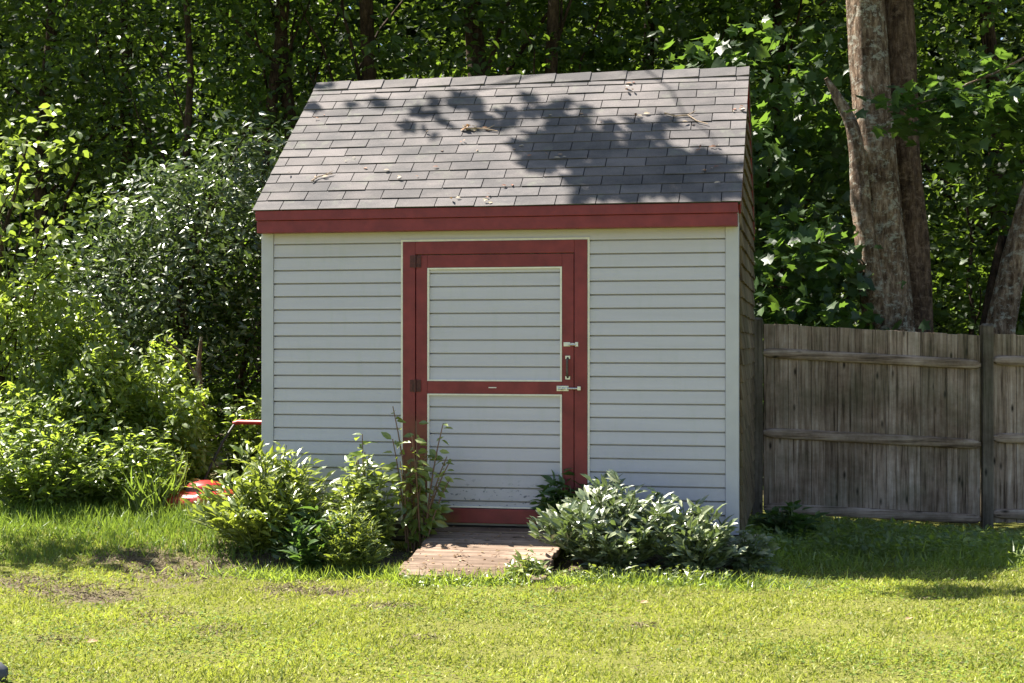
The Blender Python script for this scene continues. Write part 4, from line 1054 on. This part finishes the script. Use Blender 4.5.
# small tree just outside the left edge that shades the bank
tree('edge_tree', 'young tree at the left edge of the lawn shading the long grass', 'tree', 0, 12.4, .07, 5.2, (0,0,4.6,.1,.1,.1), 3, seed=60, base=-6.3, nlimb=3)
r = np.random.default_rng(61); q = np.stack([r.uniform(-4.6, -2.6, 46), r.uniform(10.55, 10.95, 46), np.full(46, .1)], 1)
P = q + SUN[None] * ((r.uniform(4.4, 5.4, 46) - .1) / SUN[2])[:, None]; P = np.repeat(P, 8, 0) + r.normal(size=(368, 3)) * .14
et = bpy.data.objects['edge_tree']; EW = np.array(et.location); gl = G(); m = len(P)
gl.leaves(P - EW, unit(m, r) * np.array([1, 1, .5]), unit(m, r) * .6 + np.array([0, 0, .9]), .13, .09, OVATE)
for ch in list(et.children):
    if ch.name.startswith('crown'): bpy.data.objects.remove(ch)
gl.build('crown', M['tree_leaf'], et)

# ------------------------------------------------------------------ the woodland mass behind
g = G(); r = np.random.default_rng(90)
n = 6200
cx = r.uniform(-19, 19, n); cy = 21.5 + 12 * r.random(n) ** .8; cz = .2 + 12.5 * r.random(n) ** .9
P = np.stack([cx, cy, cz], 1)
k = (np.sin(cx * 1.1 + cz * .6) * np.sin(cz * 1.25 + cy * .7 + 1) > -.62); P = P[k]
P = np.repeat(P, 18, 0) + r.normal(size=(len(P) * 18, 3)) * np.array([.55, .55, .33])
P[:, 2] = np.maximum(P[:, 2], .05); P = P[~(blocks(P) | (shaft(P) & (P[:, 1] < 30)))]
m = len(P); D = unit(m, r); D[:, 2] = D[:, 2] * .5 - .2; N = unit(m, r) * .75 + np.array([0, 0, .75]); L = r.uniform(.12, .24, m)
g.leaves(P, D, N, L, L * .62, CHEAP)
# a low layer of undergrowth on the woodland floor
n = 16000; P = np.stack([r.uniform(-14, 14, n), r.uniform(15.6, 24, n), r.uniform(.05, 1.5, n) * r.random(n)], 1)
P = P[~(in_shed(P[:, 0], P[:, 1]))]; m = len(P)
D = unit(m, r); D[:, 2] = np.abs(D[:, 2]) * .5; N = unit(m, r) * .6 + np.array([0, 0, .9]); L = r.uniform(.08, .17, m)
g.leaves(P, D, N, L, L * .6, CHEAP)
# high canopy
n = 5200; P = np.stack([r.uniform(-17, 17, n), r.uniform(16.8, 30, n), r.uniform(8.3, 13, n)], 1)
P = P[np.sin(P[:, 0] * .9 + 1) * np.sin(P[:, 1] * .8) > -.35]; n = len(P)
P = np.repeat(P, 15, 0) + r.normal(size=(n * 15, 3)) * np.array([.6, .6, .3]); P = P[~(blocks(P) | shaft(P))]; m = len(P)
D = unit(m, r); D[:, 2] *= .4; N = unit(m, r) * .5 + np.array([0, 0, 1]); L = r.uniform(.16, .28, m)
g.leaves(P, D, N, L, L * .65, CHEAP)
tag(g.build('woodland', M['wood_leaf']), 'deep shaded woodland foliage filling the view behind the trees', 'woodland', kind='stuff')
# far tree line closing the view
g = G(); n = 150000
a = r.uniform(-34, 34, n); P = np.stack([a, 35.5 + r.uniform(0, 3.5, n), 15 * r.random(n)], 1)
D = unit(n, r); N = unit(n, r) + np.array([0, -.6, .5]); L = r.uniform(.3, .55, n); g.leaves(P, D, N, L, L * .7, CHEAP)
tag(g.build('far_woodland', M['wood_leaf']), 'dark far edge of the wood closing every gap', 'woodland', kind='stuff')

# ------------------------------------------------------------------ small things on the lawn
def fallen(label, px, py, L, mat='pale_dry'):
    x_, y_ = gp(px, py, .03); z_ = float(gz(x_, y_)) + .035
    g = G(); g.leaves(np.zeros((1, 3)), np.array([[.9, .35, .12]]), np.array([[.1, -.55, 1.0]]), L, L * .55, OVATE)
    g.leaves(np.array([[.02, -.01, .004]]), np.array([[.4, -.5, .3]]), np.array([[-.4, -.3, 1.0]]), L * .6, L * .4, OVATE)
    tag(g.build('fallen_leaf', M[mat], loc=(x_, y_, z_)), label, 'leaf', 'fallen leaves on the lawn')
fallen('curled dry leaf lying on the lawn at the lower left', 87, 641, .06, 'dry_leaf')
fallen('tan dry leaf on the lawn just below the right bush', 640, 603, .06, 'dry_leaf')
fallen('small dry leaf on the lawn at the lower right', 905, 622, .045, 'dry_leaf')
x_, y_ = gp(-1, 681); g = G()
v = []; rs = np.random.default_rng(4)
bm_pts = []
for i in range(7):
    th = math.pi * (i + .0) / 6
    for j in range(12):
        ph = 2 * math.pi * j / 12; k = 1 + .16 * math.sin(3 * ph + i) + .08 * rs.uniform(-1, 1)
        bm_pts.append((.075 * k * math.sin(th) * math.cos(ph), .06 * k * math.sin(th) * math.sin(ph), .06 * math.cos(th) + .02))
g.add(bm_pts, [(i*12+j, (i+1)*12+j, (i+1)*12+(j+1) % 12, i*12+(j+1) % 12) for i in range(6) for j in range(12)])
tag(g.build('stone', M['stone'], loc=(x_ - .03, y_, float(gz(x_, y_)) + .02), smooth=True), 'dark grey stone at the bottom left corner of the lawn', 'stone')

# ------------------------------------------------------------------ camera, light, world
cam = bpy.data.cameras.new('camera'); co = bpy.data.objects.new('camera', cam); C.objects.link(co)
cam.sensor_width = 36; cam.lens = 36 * F / 1024; cam.clip_end = 800; cam.clip_start = .1
co.location = (0, 0, EYE); co.rotation_euler = (math.radians(90) + math.atan2(HZ - 341.5, F), 0, 0)
S.camera = co
EL = math.asin(SUN[2]); AZ = math.atan2(SUN[0], SUN[1])
sl = bpy.data.lights.new('sun', 'SUN'); sl.energy = 5.0; sl.angle = math.radians(.53); sl.color = (1, .94, .84)
so = bpy.data.objects.new('sun', sl); C.objects.link(so)
so.rotation_euler = Vector(SUN).to_track_quat('Z', 'Y').to_euler()
wd = bpy.data.worlds.new('World'); S.world = wd; wd.use_nodes = True
nt = wd.node_tree; bg = nt.nodes['Background']
sk = nt.nodes.new('ShaderNodeTexSky'); sk.sky_type = 'NISHITA'; sk.sun_disc = False
sk.sun_elevation = EL; sk.sun_rotation = AZ
nt.links.new(sk.outputs[0], bg.inputs[0]); bg.inputs[1].default_value = .055
S.view_settings.view_transform = 'Standard'; S.view_settings.look = 'None'; S.view_settings.gamma = 1
S.view_settings.exposure = 1.9
S.cycles.max_bounces = 6; S.cycles.diffuse_bounces = 3; S.cycles.glossy_bounces = 2; S.cycles.transmission_bounces = 4
S.cycles.use_denoising = True
S.cycles.sample_clamp_indirect = 4
